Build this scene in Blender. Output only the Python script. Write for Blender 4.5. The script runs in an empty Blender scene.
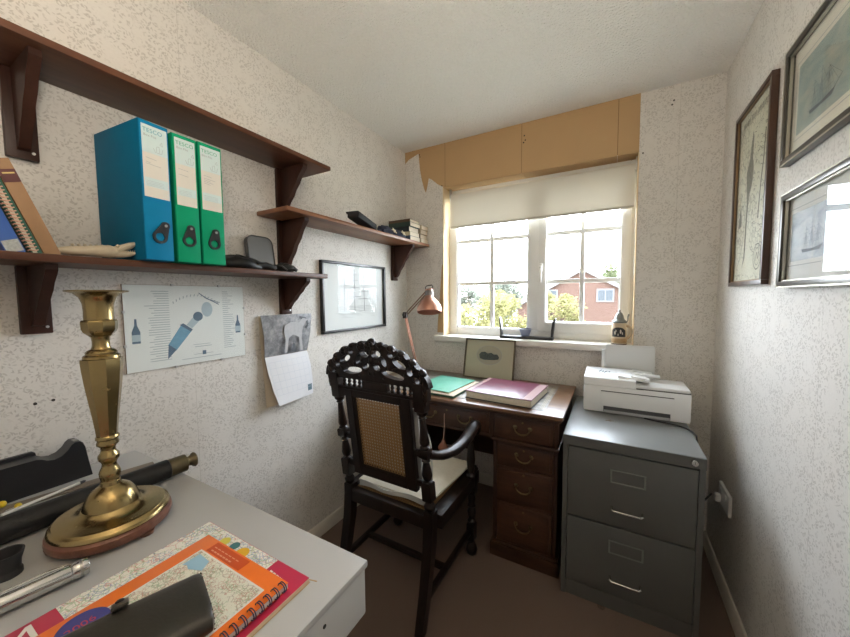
import bpy, bmesh, math, random
from mathutils import Vector, Matrix

random.seed(7)
S = bpy.context.scene
COL = S.collection
PI = math.pi

# ------------------------------------------------------------------ camera
cam_data = bpy.data.cameras.new('camera')
cam_data.sensor_fit = 'HORIZONTAL'
cam_data.sensor_width = 36.0
cam_data.lens = 336.78 / 850 * 36.0
cam_data.clip_start = 0.02
cam = bpy.data.objects.new('camera', cam_data)
COL.objects.link(cam)
YAW, PITCH, ROLL = 0.5098, -0.0638, -0.0079
_f = Vector((-math.sin(YAW) * math.cos(PITCH), math.cos(YAW) * math.cos(PITCH), math.sin(PITCH)))
_r = Vector((math.cos(YAW), math.sin(YAW), 0))
_u = _r.cross(_f)
_r2 = _r * math.cos(ROLL) + _u * math.sin(ROLL)
_u2 = -_r * math.sin(ROLL) + _u * math.cos(ROLL)
_m = Matrix((_r2, _u2, -_f)).transposed().to_4x4()
_m.translation = (1.3607, -2.1559, 1.2844)
cam.matrix_world = _m
S.camera = cam

# ------------------------------------------------------------------ sky, sun, exposure
SKY = 22.0
FILL_LAMP = 25.0  # power of the added fill lamp behind the camera
world = bpy.data.worlds.new('world')
S.world = world
world.use_nodes = True
_n = world.node_tree.nodes
_l = world.node_tree.links
_bg = _n['Background']
_tc = _n.new('ShaderNodeTexCoord')
_sx = _n.new('ShaderNodeSeparateXYZ')
_cr = _n.new('ShaderNodeValToRGB')
_cr.color_ramp.elements[0].position = 0.0
_cr.color_ramp.elements[0].color = (0.86, 0.925, 1.0, 1)
_cr.color_ramp.elements[1].position = 0.9
_cr.color_ramp.elements[1].color = (0.78, 0.88, 1.0, 1)
_l.new(_tc.outputs['Generated'], _sx.inputs[0])
_l.new(_sx.outputs['Z'], _cr.inputs[0])
_l.new(_cr.outputs[0], _bg.inputs['Color'])
_bg.inputs['Strength'].default_value = SKY

sun_d = bpy.data.lights.new('sun', 'SUN')
sun_d.energy = 1.0
sun_d.angle = 0.03
sun_d.color = (1.0, 0.95, 0.86)
sun = bpy.data.objects.new('sun', sun_d)
COL.objects.link(sun)
sun.rotation_euler = (math.radians(48), 0, math.radians(-25))   # from behind the house, over the roof

portal_d = bpy.data.lights.new('window_portal', 'AREA')           # sampling guide for the sky, gives no light itself
portal_d.shape = 'RECTANGLE'
portal_d.size = 1.16
portal_d.size_y = 1.06
portal_d.cycles.is_portal = True
portal = bpy.data.objects.new('window_portal', portal_d)
COL.objects.link(portal)
portal.location = (0.885, 0.19, 1.53)
portal.rotation_euler = (-PI / 2, 0, 0)

vs = S.view_settings
vs.view_transform = 'Standard'
vs.look = 'None'
vs.gamma = 1.0
vs.use_curve_mapping = False
vs.exposure = 0.28
S.cycles.use_denoising = True
S.cycles.max_bounces = 16
S.cycles.diffuse_bounces = 12
S.cycles.glossy_bounces = 6
S.cycles.transparent_max_bounces = 24
S.cycles.sample_clamp_indirect = 8.0
S.cycles.caustics_reflective = False
S.cycles.caustics_refractive = False

# ------------------------------------------------------------------ materials
MATS = {}


class N:
    """small node-tree helper"""
    def __init__(self, name):
        self.m = bpy.data.materials.new(name)
        self.m.use_nodes = True
        self.t = self.m.node_tree
        self.t.nodes.clear()
        self.out = self.t.nodes.new('ShaderNodeOutputMaterial')

    def new(self, typ, **kw):
        n = self.t.nodes.new(typ)
        for k, v in kw.items():
            if hasattr(n, k):
                setattr(n, k, v)
        return n

    def link(self, a, b):
        self.t.links.new(a, b)

    def math(self, op, a, b=None, clamp=False):
        n = self.new('ShaderNodeMath', operation=op, use_clamp=clamp)
        for i, x in enumerate((a, b)):
            if x is None:
                continue
            if isinstance(x, (int, float)):
                n.inputs[i].default_value = x
            else:
                self.link(x, n.inputs[i])
        return n.outputs[0]

    def mix(self, fac, a, b, blend='MIX'):
        n = self.new('ShaderNodeMix', data_type='RGBA', blend_type=blend)
        for i, x in ((0, fac), (6, a), (7, b)):
            if isinstance(x, (int, float)):
                n.inputs[i].default_value = x
            elif isinstance(x, (tuple, list)):
                n.inputs[i].default_value = (*x[:3], 1)
            else:
                self.link(x, n.inputs[i])
        return n.outputs[2]

    def ramp(self, fac, stops):
        n = self.new('ShaderNodeValToRGB')
        e = n.color_ramp.elements
        while len(e) < len(stops):
            e.new(0.5)
        for el, (p, c) in zip(e, stops):
            el.position = p
            el.color = (*c[:3], 1) if isinstance(c, (tuple, list)) else (c, c, c, 1)
        self.link(fac, n.inputs[0])
        return n.outputs[0]

    def coords(self, scale=(1, 1, 1), rot=(0, 0, 0), kind='Object'):
        tc = self.new('ShaderNodeTexCoord')
        mp = self.new('ShaderNodeMapping')
        mp.inputs['Scale'].default_value = scale
        mp.inputs['Rotation'].default_value = rot
        self.link(tc.outputs[kind], mp.inputs['Vector'])
        return mp.outputs[0]

    def noise(self, vec, scale, detail=4, rough=0.55, dist=0.0):
        n = self.new('ShaderNodeTexNoise')
        n.inputs['Scale'].default_value = scale
        n.inputs['Detail'].default_value = detail
        n.inputs['Roughness'].default_value = rough
        n.inputs['Distortion'].default_value = dist
        if vec is not None:
            self.link(vec, n.inputs['Vector'])
        return n.outputs['Fac']

    def voronoi(self, vec, scale, dim='3D', out='Distance', rnd=1.0, feature='F1'):
        n = self.new('ShaderNodeTexVoronoi', voronoi_dimensions=dim, feature=feature)
        n.inputs['Scale'].default_value = scale
        n.inputs['Randomness'].default_value = rnd
        if vec is not None:
            self.link(vec, n.inputs['Vector'])
        return n

    def bsdf(self, color, rough=0.5, metal=0.0, spec=0.5, bump=None, bstr=0.2, bdist=0.01, coat=0.0, sheen=0.0):
        b = self.new('ShaderNodeBsdfPrincipled')
        for k, x in (('Base Color', color), ('Roughness', rough), ('Metallic', metal)):
            if isinstance(x, (int, float)):
                b.inputs[k].default_value = x
            elif isinstance(x, (tuple, list)):
                b.inputs[k].default_value = (*x[:3], 1)
            else:
                self.link(x, b.inputs[k])
        b.inputs['Specular IOR Level'].default_value = spec
        b.inputs['Coat Weight'].default_value = coat
        b.inputs['Sheen Weight'].default_value = sheen
        if bump is not None:
            bp = self.new('ShaderNodeBump')
            bp.inputs['Strength'].default_value = bstr
            bp.inputs['Distance'].default_value = bdist
            self.link(bump, bp.inputs['Height'])
            self.link(bp.outputs[0], b.inputs['Normal'])
        self.link(b.outputs[0], self.out.inputs[0])
        return b


def plain(name, color, rough=0.5, metal=0.0, spec=0.5, var=0.08, scale=30, bump=0.0, coat=0.0):
    """one colour with a little procedural variation"""
    if name in MATS:
        return MATS[name]
    n = N(name)
    v = n.coords()
    nz = n.noise(v, scale, 4)
    c = n.mix(nz, tuple(x * (1 - var) for x in color), tuple(min(1, x * (1 + var)) for x in color))
    n.bsdf(c, rough, metal, spec, bump=nz if bump else None, bstr=bump, bdist=0.004, coat=coat)
    MATS[name] = n.m
    return n.m


def wood(name, dark, light, axis='y', rough=0.4, scale=14, coat=0.0, spec=0.5):
    if name in MATS:
        return MATS[name]
    n = N(name)
    sc = {'x': (0.12, 1, 1), 'y': (1, 0.12, 1), 'z': (1, 1, 0.12)}[axis]
    v = n.coords(sc)
    a = n.noise(v, scale, 6, 0.6, 1.2)
    b = n.noise(v, scale * 6, 3, 0.6)
    g = n.math('ADD', n.math('MULTIPLY', a, 0.75), n.math('MULTIPLY', b, 0.25))
    c = n.ramp(g, [(0.32, dark), (0.5, tuple((d + l) / 2 for d, l in zip(dark, light))), (0.66, light)])
    n.bsdf(c, rough, 0, spec, bump=b, bstr=0.08, bdist=0.002, coat=coat)
    MATS[name] = n.m
    return n.m


def wallpaper(name, axis):
    n = N(name)
    tc = n.new('ShaderNodeTexCoord')
    sp = n.new('ShaderNodeSeparateXYZ')
    n.link(tc.outputs['Object'], sp.inputs[0])
    cb = n.new('ShaderNodeCombineXYZ')
    n.link(sp.outputs['XYZ'.index(axis)], cb.inputs[0])
    n.link(sp.outputs['Z'], cb.inputs[1])
    base = cb.outputs[0]
    wob = n.new('ShaderNodeTexNoise')
    wob.inputs['Scale'].default_value = 45
    wob.inputs['Detail'].default_value = 1
    n.link(base, wob.inputs['Vector'])
    ad = n.new('ShaderNodeVectorMath', operation='MULTIPLY_ADD')
    n.link(wob.outputs['Color'], ad.inputs[0])
    ad.inputs[1].default_value = (0.012, 0.012, 0)
    n.link(base, ad.inputs[2])
    tot = None
    for ang, su, sv, thr in ((0.6, 52, 125, 0.31), (-0.75, 48, 118, 0.31), (1.5, 56, 135, 0.29), (0.1, 66, 145, 0.29)):
        mp = n.new('ShaderNodeMapping')
        mp.inputs['Rotation'].default_value = (0, 0, ang)
        n.link(ad.outputs[0], mp.inputs['Vector'])
        mp2 = n.new('ShaderNodeMapping')
        mp2.inputs['Scale'].default_value = (su, sv, 1)
        n.link(mp.outputs[0], mp2.inputs['Vector'])
        vo = n.voronoi(mp2.outputs[0], 1.0, '2D')
        spot = n.math('MULTIPLY', n.math('SUBTRACT', thr, vo.outputs['Distance']), 6.0, True)
        sc = n.new('ShaderNodeSeparateColor')
        n.link(vo.outputs['Color'], sc.inputs[0])
        keep = n.math('GREATER_THAN', sc.outputs[0], 0.56)
        s = n.math('MULTIPLY', spot, keep)
        tot = s if tot is None else n.math('MAXIMUM', tot, s)
    clus = n.noise(base, 17, 2, 0.5)
    cl = n.math('MULTIPLY', n.math('SUBTRACT', clus, 0.35), 6.0, True)
    fl = n.math('MULTIPLY', tot, cl)
    fine = n.noise(base, 160, 2)
    bc = n.mix(fine, (0.655, 0.63, 0.59), (0.735, 0.71, 0.67))
    big = n.noise(base, 2.2, 2)
    bc = n.mix(n.math('MULTIPLY', big, 0.25), bc, (0.63, 0.605, 0.56))
    col = n.mix(n.math('MULTIPLY', fl, 0.52), bc, (0.34, 0.31, 0.275))
    # paper joints every 0.52 m
    fr = n.math('FRACT', n.math('MULTIPLY', n.math('ADD', sp.outputs['XYZ'.index(axis)], 5.13), 1 / 0.52))
    jt = n.math('LESS_THAN', fr, 0.004)
    col = n.mix(n.math('MULTIPLY', jt, 0.35), col, (0.33, 0.30, 0.26))
    hh = n.math('ADD', n.math('MULTIPLY', fine, 0.4), fl)
    n.bsdf(col, 0.62, 0, 0.35, bump=hh, bstr=0.18, bdist=0.002)
    return n.m


def glass_mat(name, tint=(1, 1, 1), refl=1.0):
    n = N(name)
    tr = n.new('ShaderNodeBsdfTransparent')
    tr.inputs[0].default_value = (*tint, 1)
    gl = n.new('ShaderNodeBsdfGlossy')
    gl.inputs['Roughness'].default_value = 0.015
    lw = n.new('ShaderNodeLayerWeight')
    lw.inputs[0].default_value = 0.5
    f5 = n.math('POWER', lw.outputs['Facing'], 5.0)
    f2 = n.math('MULTIPLY', n.math('ADD', n.math('MULTIPLY', f5, 0.95), 0.04), refl, True)
    mx = n.new('ShaderNodeMixShader')
    n.link(f2, mx.inputs[0])
    n.link(tr.outputs[0], mx.inputs[1])
    n.link(gl.outputs[0], mx.inputs[2])
    n.link(mx.outputs[0], n.out.inputs[0])
    return n.m


def map_print(name, base=(0.78, 0.77, 0.70), inks=((0.55, 0.18, 0.15), (0.25, 0.42, 0.20), (0.16, 0.25, 0.45)), scale=70):
    """printed road map: coloured line work on pale paper"""
    n = N(name)
    v = n.coords()
    c = base
    for i, ink in enumerate(inks):
        mp = n.new('ShaderNodeMapping')
        mp.inputs['Location'].default_value = (3.1 * i, 1.7 * i, 0.7 * i)
        n.link(v, mp.inputs['Vector'])
        vo = n.voronoi(mp.outputs[0], scale * (1 + 0.45 * i), feature='DISTANCE_TO_EDGE')
        ln = n.math('LESS_THAN', vo.outputs['Distance'], 0.045 + 0.012 * i)
        gate = n.math('GREATER_THAN', n.noise(mp.outputs[0], scale * 0.5, 2), 0.48)
        c = n.mix(n.math('MULTIPLY', n.math('MULTIPLY', ln, gate), 0.6), c, ink)
    sp = n.voronoi(v, scale * 4)
    dots = n.math('LESS_THAN', sp.outputs['Distance'], 0.22)
    c = n.mix(n.math('MULTIPLY', dots, 0.35), c, (0.22, 0.22, 0.2))
    n.bsdf(c, 0.35)
    return n.m


# ------------------------------------------------------------------ mesh builder
class MB:
    def __init__(self):
        self.v = []
        self.f = []

    def add(self, vs, fs, M=None):
        o = len(self.v)
        self.v += [tuple(M @ Vector(p)) if M is not None else tuple(p) for p in vs]
        self.f += [tuple(i + o for i in q) for q in fs]
        return self

    def box(self, x0, x1, y0, y1, z0, z1, b=0.0, M=None):
        if x0 > x1: x0, x1 = x1, x0
        if y0 > y1: y0, y1 = y1, y0
        if z0 > z1: z0, z1 = z1, z0
        b = min(b, (x1 - x0) * 0.49, (y1 - y0) * 0.49, (z1 - z0) * 0.49)
        if b <= 0:
            vs = [(x, y, z) for z in (z0, z1) for y in (y0, y1) for x in (x0, x1)]
            return self.add(vs, [(0, 2, 3, 1), (4, 5, 7, 6), (0, 1, 5, 4), (2, 6, 7, 3), (0, 4, 6, 2), (1, 3, 7, 5)], M)
        bm = bmesh.new()
        bmesh.ops.create_cube(bm, size=1.0)
        for q in bm.verts:
            q.co = Vector(((x0 + x1) / 2 + q.co.x * (x1 - x0), (y0 + y1) / 2 + q.co.y * (y1 - y0), (z0 + z1) / 2 + q.co.z * (z1 - z0)))
        bmesh.ops.bevel(bm, geom=list(bm.edges), offset=b, segments=2, affect='EDGES', profile=0.6)
        return self.from_bm(bm, M)

    def from_bm(self, bm, M=None):
        bm.verts.index_update()
        vs = [tuple(q.co) for q in bm.verts]
        fs = [tuple(q.index for q in f.verts) for f in bm.faces]
        bm.free()
        return self.add(vs, fs, M)

    def lathe(self, prof, n=24, M=None, sx=1.0, sy=1.0, phase=0.0, caps=True):
        vs, fs = [], []
        for r, z in prof:
            for k in range(n):
                a = 2 * PI * k / n + phase
                vs.append((r * sx * math.cos(a), r * sy * math.sin(a), z))
        for i in range(len(prof) - 1):
            for k in range(n):
                k2 = (k + 1) % n
                fs.append((i * n + k, i * n + k2, (i + 1) * n + k2, (i + 1) * n + k))
        if caps:
            if prof[0][0] > 1e-6: fs.append(tuple(range(n))[::-1])
            if prof[-1][0] > 1e-6: fs.append(tuple((len(prof) - 1) * n + k for k in range(n)))
        return self.add(vs, fs, M)

    def cyl(self, p, q, r, n=16, r2=None):
        return self.tube([p, q], [r, r if r2 is None else r2], n)

    def tube(self, path, r, n=10, closed=False, flat=1.0, up=None):
        P = [Vector(p) for p in path]
        rs = r if isinstance(r, (list, tuple)) else [r] * len(P)
        vs, fs = [], []
        m = len(P)
        ref = None
        for i, p in enumerate(P):
            if closed:
                t = P[(i + 1) % m] - P[i - 1]
            else:
                t = P[min(i + 1, m - 1)] - P[max(i - 1, 0)]
            t.normalize()
            if ref is None:
                ref = Vector(up) if up is not None else (Vector((0, 0, 1)) if abs(t.z) < 0.9 else Vector((1, 0, 0)))
            a = t.cross(ref)
            if a.length < 1e-5:
                a = t.cross(Vector((0.3, 0.7, 0.2)))
            a.normalize()
            b = a.cross(t).normalized()
            ref = b if up is None else Vector(up)
            for k in range(n):
                g = 2 * PI * k / n
                vs.append(p + (a * math.cos(g) + b * math.sin(g) * flat) * rs[i])
        rng = m if closed else m - 1
        for i in range(rng):
            j = (i + 1) % m
            for k in range(n):
                k2 = (k + 1) % n
                fs.append((i * n + k, i * n + k2, j * n + k2, j * n + k))
        if not closed:
            fs.append(tuple(range(n))[::-1])
            fs.append(tuple((m - 1) * n + k for k in range(n)))
        return self.add(vs, fs)

    def prism(self, poly, O, U, V, W, M=None):
        """polygon (u,v) extruded by vector W; O origin, U/V axes"""
        O, U, V, W = map(Vector, (O, U, V, W))
        k = len(poly)
        vs = [O + U * a + V * b for a, b in poly] + [O + U * a + V * b + W for a, b in poly]
        fs = [tuple(range(k)), tuple(range(2 * k - 1, k - 1, -1))]
        for i in range(k):
            j = (i + 1) % k
            fs.append((j, i, k + i, k + j))
        return self.add(vs, fs, M)

    def ball(self, c, r, sx=1, sy=1, sz=1, n=12, M=None):
        prof = [(r * math.sin(PI * i / (n // 2)), -r * math.cos(PI * i / (n // 2))) for i in range(n // 2 + 1)]
        vs, fs = [], []
        for rr, z in prof:
            for k in range(n):
                a = 2 * PI * k / n
                vs.append((c[0] + rr * sx * math.cos(a), c[1] + rr * sy * math.sin(a), c[2] + z * sz))
        for i in range(len(prof) - 1):
            for k in range(n):
                k2 = (k + 1) % n
                fs.append((i * n + k, i * n + k2, (i + 1) * n + k2, (i + 1) * n + k))
        return self.add(vs, fs, M)

    def mesh(self, name, smooth=35, merge=True):
        me = bpy.data.meshes.new(name)
        me.from_pydata([tuple(p) for p in self.v], [], self.f)
        bm = bmesh.new()
        bm.from_mesh(me)
        if merge:
            bmesh.ops.remove_doubles(bm, verts=bm.verts, dist=1e-6)
        bmesh.ops.recalc_face_normals(bm, faces=bm.faces)
        bm.to_mesh(me)
        bm.free()
        if smooth:
            me.polygons.foreach_set('use_smooth', [True] * len(me.polygons))
            me.set_sharp_from_angle(angle=math.radians(smooth))
        me.update()
        return me


def link(name, me, mat, parent=None, world=True):
    o = bpy.data.objects.new(name, me)
    if mat is not None:
        me.materials.append(mat)
    COL.objects.link(o)
    if parent is not None:
        o.parent = parent
        if world:        # mesh was written in world coordinates
            pm = Matrix.Identity(4)
            q = parent
            while q is not None:
                pm = q.matrix_basis @ pm
                q = q.parent
            o.matrix_basis = pm.inverted()
    return o


def part(parent, name, mb, mat, world=False, smooth=35, label=None, kind=None):
    o = link(name, mb.mesh(name, smooth), mat, parent, world)
    if label: o['label'] = label
    if kind: o['kind'] = kind
    return o


def tag(o, label, cat, group=None, kind=None):
    o['label'] = label
    o['category'] = cat
    if group: o['group'] = group
    if kind: o['kind'] = kind
    return o


def thing(name, label, cat, loc=(0, 0, 0), rz=0.0, group=None):
    o = bpy.data.objects.new(name, None)
    o.empty_display_size = 0.05
    COL.objects.link(o)
    o.location = loc
    o.rotation_euler = (0, 0, rz)
    bpy.context.view_layer.update()
    return tag(o, label, cat, group)


def single(name, mb, mat, label, cat, group=None, smooth=35):
    o = link(name, mb.mesh(name, smooth), mat)
    return tag(o, label, cat, group)


def struct(name, mb, mat, parent=None, label=None, cat=None, smooth=35):
    o = link(name, mb.mesh(name, smooth), mat, parent)
    if parent is None:
        o['kind'] = 'structure'
    if label: o['label'] = label
    if cat: o['category'] = cat
    return o


class Draw:
    """flat print: polygons and strokes on a plane (origin O, axes U right, V up), lying a hair above the paper"""
    def __init__(self, O, U, V, lift=0.0004):
        self.O, self.U, self.V = Vector(O), Vector(U).normalized(), Vector(V).normalized()
        self.n = self.U.cross(self.V)
        self.lift = lift
        self.mb = MB()

    def p(self, a, b):
        return self.O + self.U * a + self.V * b + self.n * self.lift

    def poly(self, pts):
        self.mb.add([self.p(*q) for q in pts], [tuple(range(len(pts)))])
        return self

    def line(self, a, b, w=0.001):
        a, b = Vector(a), Vector(b)
        d = b - a
        if d.length < 1e-6: return self
        s = Vector((-d.y, d.x)).normalized() * w / 2
        return self.poly([a + s, a - s, b - s, b + s])

    def path(self, pts, w=0.001):
        for a, b in zip(pts, pts[1:]): self.line(a, b, w)
        return self

    def disc(self, c, r, n=24, ry=None):
        ry = r if ry is None else ry
        return self.poly([(c[0] + r * math.cos(2 * PI * k / n), c[1] + ry * math.sin(2 * PI * k / n)) for k in range(n)])

    def ring(self, c, r, w=0.001, n=32, ry=None):
        ry = r if ry is None else ry
        return self.path([(c[0] + r * math.cos(2 * PI * k / n), c[1] + ry * math.sin(2 * PI * k / n)) for k in range(n + 1)], w)

    def text(self, body, x, y, size, shear=0.0, space=1.0):
        cu = bpy.data.curves.new('txt', 'FONT')
        cu.body = body
        cu.size = size
        cu.shear = shear
        cu.space_character = space
        cu.resolution_u = 3
        ob = bpy.data.objects.new('txt', cu)
        COL.objects.link(ob)
        dg = bpy.context.evaluated_depsgraph_get()
        me = bpy.data.meshes.new_from_object(ob.evaluated_get(dg))
        self.mb.add([self.p(x + q.co.x, y + q.co.y) for q in me.vertices], [tuple(f.vertices) for f in me.polygons])
        bpy.data.objects.remove(ob)
        bpy.data.curves.remove(cu)
        bpy.data.meshes.remove(me)
        return self

    def put(self, parent, name, mat, label=None):
        me = bpy.data.meshes.new(name)
        me.from_pydata([tuple(q) for q in self.mb.v], [], self.mb.f)
        me.update()
        o = link(name, me, mat, parent, True)
        if label: o['label'] = label
        return o


def bez(p0, p1, p2, p3, n=12):
    out = []
    for i in range(n + 1):
        t = i / n
        s = 1 - t
        out.append(tuple(s ** 3 * a + 3 * s * s * t * b + 3 * s * t * t * c + t ** 3 * d for a, b, c, d in zip(p0, p1, p2, p3)))
    return out

# ------------------------------------------------------------------ the room
W, H, YF = 1.807, 2.339, -2.75          # width, height, wall behind the camera
OX0, OX1, OZ0, OZ1 = 0.307, 1.462, 1.006, 2.045   # window opening
m_left = wallpaper('floral_wallpaper_left', 'Y')
m_back = wallpaper('floral_wallpaper_back', 'X')

n = N('stippled_ceiling')
v = n.coords()
a = n.noise(v, 95, 3, 0.6)
vo = n.voronoi(v, 120)
hgt = n.math('ADD', a, n.math('MULTIPLY', vo.outputs['Distance'], 0.7))
n.bsdf(n.mix(a, (0.82, 0.805, 0.76), (0.92, 0.905, 0.86)), 0.8, 0, 0.2, bump=hgt, bstr=0.8, bdist=0.012)
m_ceil = n.m

n = N('brown_carpet')
v = n.coords()
a = n.noise(v, 420, 3, 0.7)
b = n.noise(v, 5, 3)
c = n.mix(a, (0.105, 0.066, 0.048), (0.185, 0.122, 0.09))
c = n.mix(n.math('MULTIPLY', b, 0.5), c, (0.13, 0.085, 0.064))
sp = n.voronoi(v, 3.2)
c = n.mix(n.math('MULTIPLY', n.math('LESS_THAN', sp.outputs['Distance'], 0.045), 0.7), c, (0.05, 0.03, 0.022))
n.bsdf(c, 0.95, 0, 0.1, bump=a, bstr=0.6, bdist=0.006, sheen=0.2)
m_carpet = n.m

m_white_paint = plain('white_gloss_paint', (0.74, 0.72, 0.67), 0.35, var=0.04, scale=8)
m_skirt = plain('cream_skirting_paint', (0.62, 0.59, 0.52), 0.4, var=0.06, scale=9)
m_upvc = plain('white_upvc', (0.80, 0.80, 0.78), 0.3, var=0.02, scale=6)
m_board = plain('bare_tan_board', (0.47, 0.305, 0.15), 0.75, var=0.07, scale=5)
m_reveal = plain('cream_reveal_plaster', (0.74, 0.58, 0.36), 0.7, var=0.12, scale=12)
m_clear = glass_mat('window_glass')

struct('floor', MB().box(-0.15, W + 0.15, YF - 0.15, 0.2, -0.12, 0), m_carpet, label='brown short-pile carpet with small dark stains', cat='floor')
struct('ceiling', MB().box(-0.15, W + 0.15, YF - 0.15, 0.2, H, H + 0.12), m_ceil, label='white stippled textured ceiling', cat='ceiling')
struct('wall_left', MB().box(-0.15, 0, YF, 0.2, 0, H), m_left, label='wall with pale floral wallpaper behind the shelves', cat='wall')
struct('wall_right', MB().box(W, W + 0.15, YF, 0.2, 0, H), m_left, label='wall with pale floral wallpaper holding three framed pictures', cat='wall')
struct('wall_front', MB().box(-0.15, W + 0.15, YF - 0.15, YF, 0, H), m_back, label='papered wall facing the window', cat='wall')
mb = MB()
mb.box(0, OX0, 0, 0.2, 0, H).box(OX1, W, 0, 0.2, 0, H).box(OX0, OX1, 0, 0.2, 0, OZ0).box(OX0, OX1, 0, 0.2, OZ1, H)
wall_back = struct('wall_back', mb, m_back, label='window wall with floral wallpaper torn off above the window', cat='wall')

# bare boards above the window, one object per board (joints at 0.324, 0.846, 1.361)
T = 0.003
def board(poly):
    o = link('board_panel', MB().prism(poly, (0, 0, 0), (1, 0, 0), (0, 0, 1), (0, -T, 0)).mesh('board_panel', 0), m_board, wall_back)
    return o
j = 0.0016
board([(0.001, 2.262), (0.03, 2.285), (0.075, 2.30), (0.115, 2.312), (0.118, 2.27), (0.125, 2.20), (0.140, 2.12), (0.160, 2.052), (0.172, 2.03),
       (0.185, 2.075), (0.195, 2.125), (0.215, 2.115), (0.24, 2.095), (0.262, 2.075), (0.285, 2.06), (0.307, 2.048), (0.324 - j, 2.046), (0.324 - j, H), (0.001, H)])
for x0, x1 in ((0.324, 0.846), (0.846, 1.361), (1.361, OX1)):
    board([(x0 + j, OZ1), (x1 - j, OZ1), (x1 - j, H), (x0 + j, H)])
board([(0.306, 1.03), (0.306, 1.52), (0.296, 1.50), (0.285, 1.36), (0.275, 1.22), (0.262, 1.10), (0.258, 1.03)])
m_joint = plain('dark_brown_joint', (0.20, 0.115, 0.05), 0.8)  # dark brown of the strips set in the board joints
for x in (0.324, 0.846, 1.361):
    link('board_joint', MB().box(x - 0.004, x + 0.004, -0.0016, -0.0002, OZ1, H - 0.001).mesh('board_joint', 0), m_joint, wall_back)
# reveal linings
o = link('reveal_lining', MB().box(OX0, OX0 + 0.004, -0.004, 0.115, OZ0, OZ1 - 0.004).mesh('reveal_lining', 0), m_reveal, wall_back)
o = link('reveal_lining', MB().box(OX1 - 0.004, OX1, -0.004, 0.115, OZ0, OZ1 - 0.004).mesh('reveal_lining', 0), m_reveal, wall_back)
for x0, x1 in ((OX0, 0.846), (0.846, 1.361), (1.361, OX1)):
    link('soffit_board', MB().box(x0 + j / 2, x1 - j / 2, -0.004, 0.115, OZ1 - 0.005, OZ1).mesh('soffit_board', 0), m_board, wall_back)
# nail holes and screws in the wall
m_dark = plain('dark_hole', (0.03, 0.025, 0.02), 0.8)
for y, z in ((-1.89, 1.004), (-1.856, 1.005)):
    link('plug_hole', MB().cyl((0.0002, y, z), (0.0012, y, z), 0.004, 10).mesh('plug_hole'), m_dark, bpy.data.objects['wall_left'])
for x, z in ((0.862, 2.262), (0.868, 2.235), (0.858, 2.222), (0.122, 2.30), (0.126, 2.285), (0.30, 2.055), (1.478, 2.03), (1.603, 2.262), (1.596, 2.243)):
    link('screw_hole', MB().cyl((x, -0.0032, z), (x, -0.0042, z), 0.0045, 8).mesh('screw_hole'), m_dark, wall_back)

# skirting
def skirting(name, p0, p1, nrm):
    P = [(0, 0), (0.014, 0), (0.014, 0.055), (0.006, 0.068), (0, 0.07)]
    p0, p1 = Vector(p0), Vector(p1)
    struct(name, MB().prism(P, p0, nrm, (0, 0, 1), p1 - p0), m_skirt, label='cream skirting board along the ' + name.split('_')[1] + ' wall', cat='skirting')
skirting('baseboard_left', (0.0005, YF, 0), (0.0005, 0, 0), (1, 0, 0))
skirting('baseboard_right', (W - 0.0005, YF, 0), (W - 0.0005, 0, 0), (-1, 0, 0))
skirting('baseboard_back', (0.015, -0.0005, 0), (W - 0.015, -0.0005, 0), (0, -1, 0))

# window sill
sill = struct('trim_1', MB().box(0.254, 1.492, -0.05, 0.0, 0.973, 1.012, 0.008).box(OX0 + 0.004, OX1 - 0.004, -0.005, 0.115, 1.0, 1.012), m_white_paint,
              label='white painted window sill', cat='window sill')

# window: outer frame, mullion, opening sash, glazing bars, panes
win = bpy.data.objects.new('window_1', None)
COL.objects.link(win)
win.location = (0.885, 0.1, OZ0)
win['kind'] = 'structure'
win['label'] = 'white plastic casement window with glazing bars overlooking trees'
win['category'] = 'window'
bpy.context.view_layer.update()
F0, F1 = 0.098, 0.165
fz0, fz1 = 1.012, OZ1 - 0.005
fx0, fx1 = OX0 + 0.004, OX1 - 0.004
for bx in ((fx0, 0.368, F0, F1, fz0, fz1), (1.43, fx1, F0, F1, fz0, fz1)):
    part(win, 'frame_stile', MB().box(*bx, 0.005), m_upvc, True)
for bx in ((0.368, 1.43, F0, F1, fz0, 1.062), (0.368, 1.43, F0, F1, 1.985, fz1)):
    part(win, 'frame_rail', MB().box(*bx, 0.005), m_upvc, True)
part(win, 'mullion', MB().box(0.872, 0.945, F0, F1, 1.062, 1.985, 0.005), m_upvc, True)
sash = part(win, 'sash', MB().box(0.937, 0.984, F0 - 0.014, F1 - 0.01, 1.055, 1.99, 0.006).box(1.392, 1.439, F0 - 0.014, F1 - 0.01, 1.055, 1.99, 0.006)
            .box(0.98, 1.396, F0 - 0.014, F1 - 0.01, 1.055, 1.118, 0.006).box(0.98, 1.396, F0 - 0.014, F1 - 0.01, 1.945, 1.99, 0.006), m_upvc, True)
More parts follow.
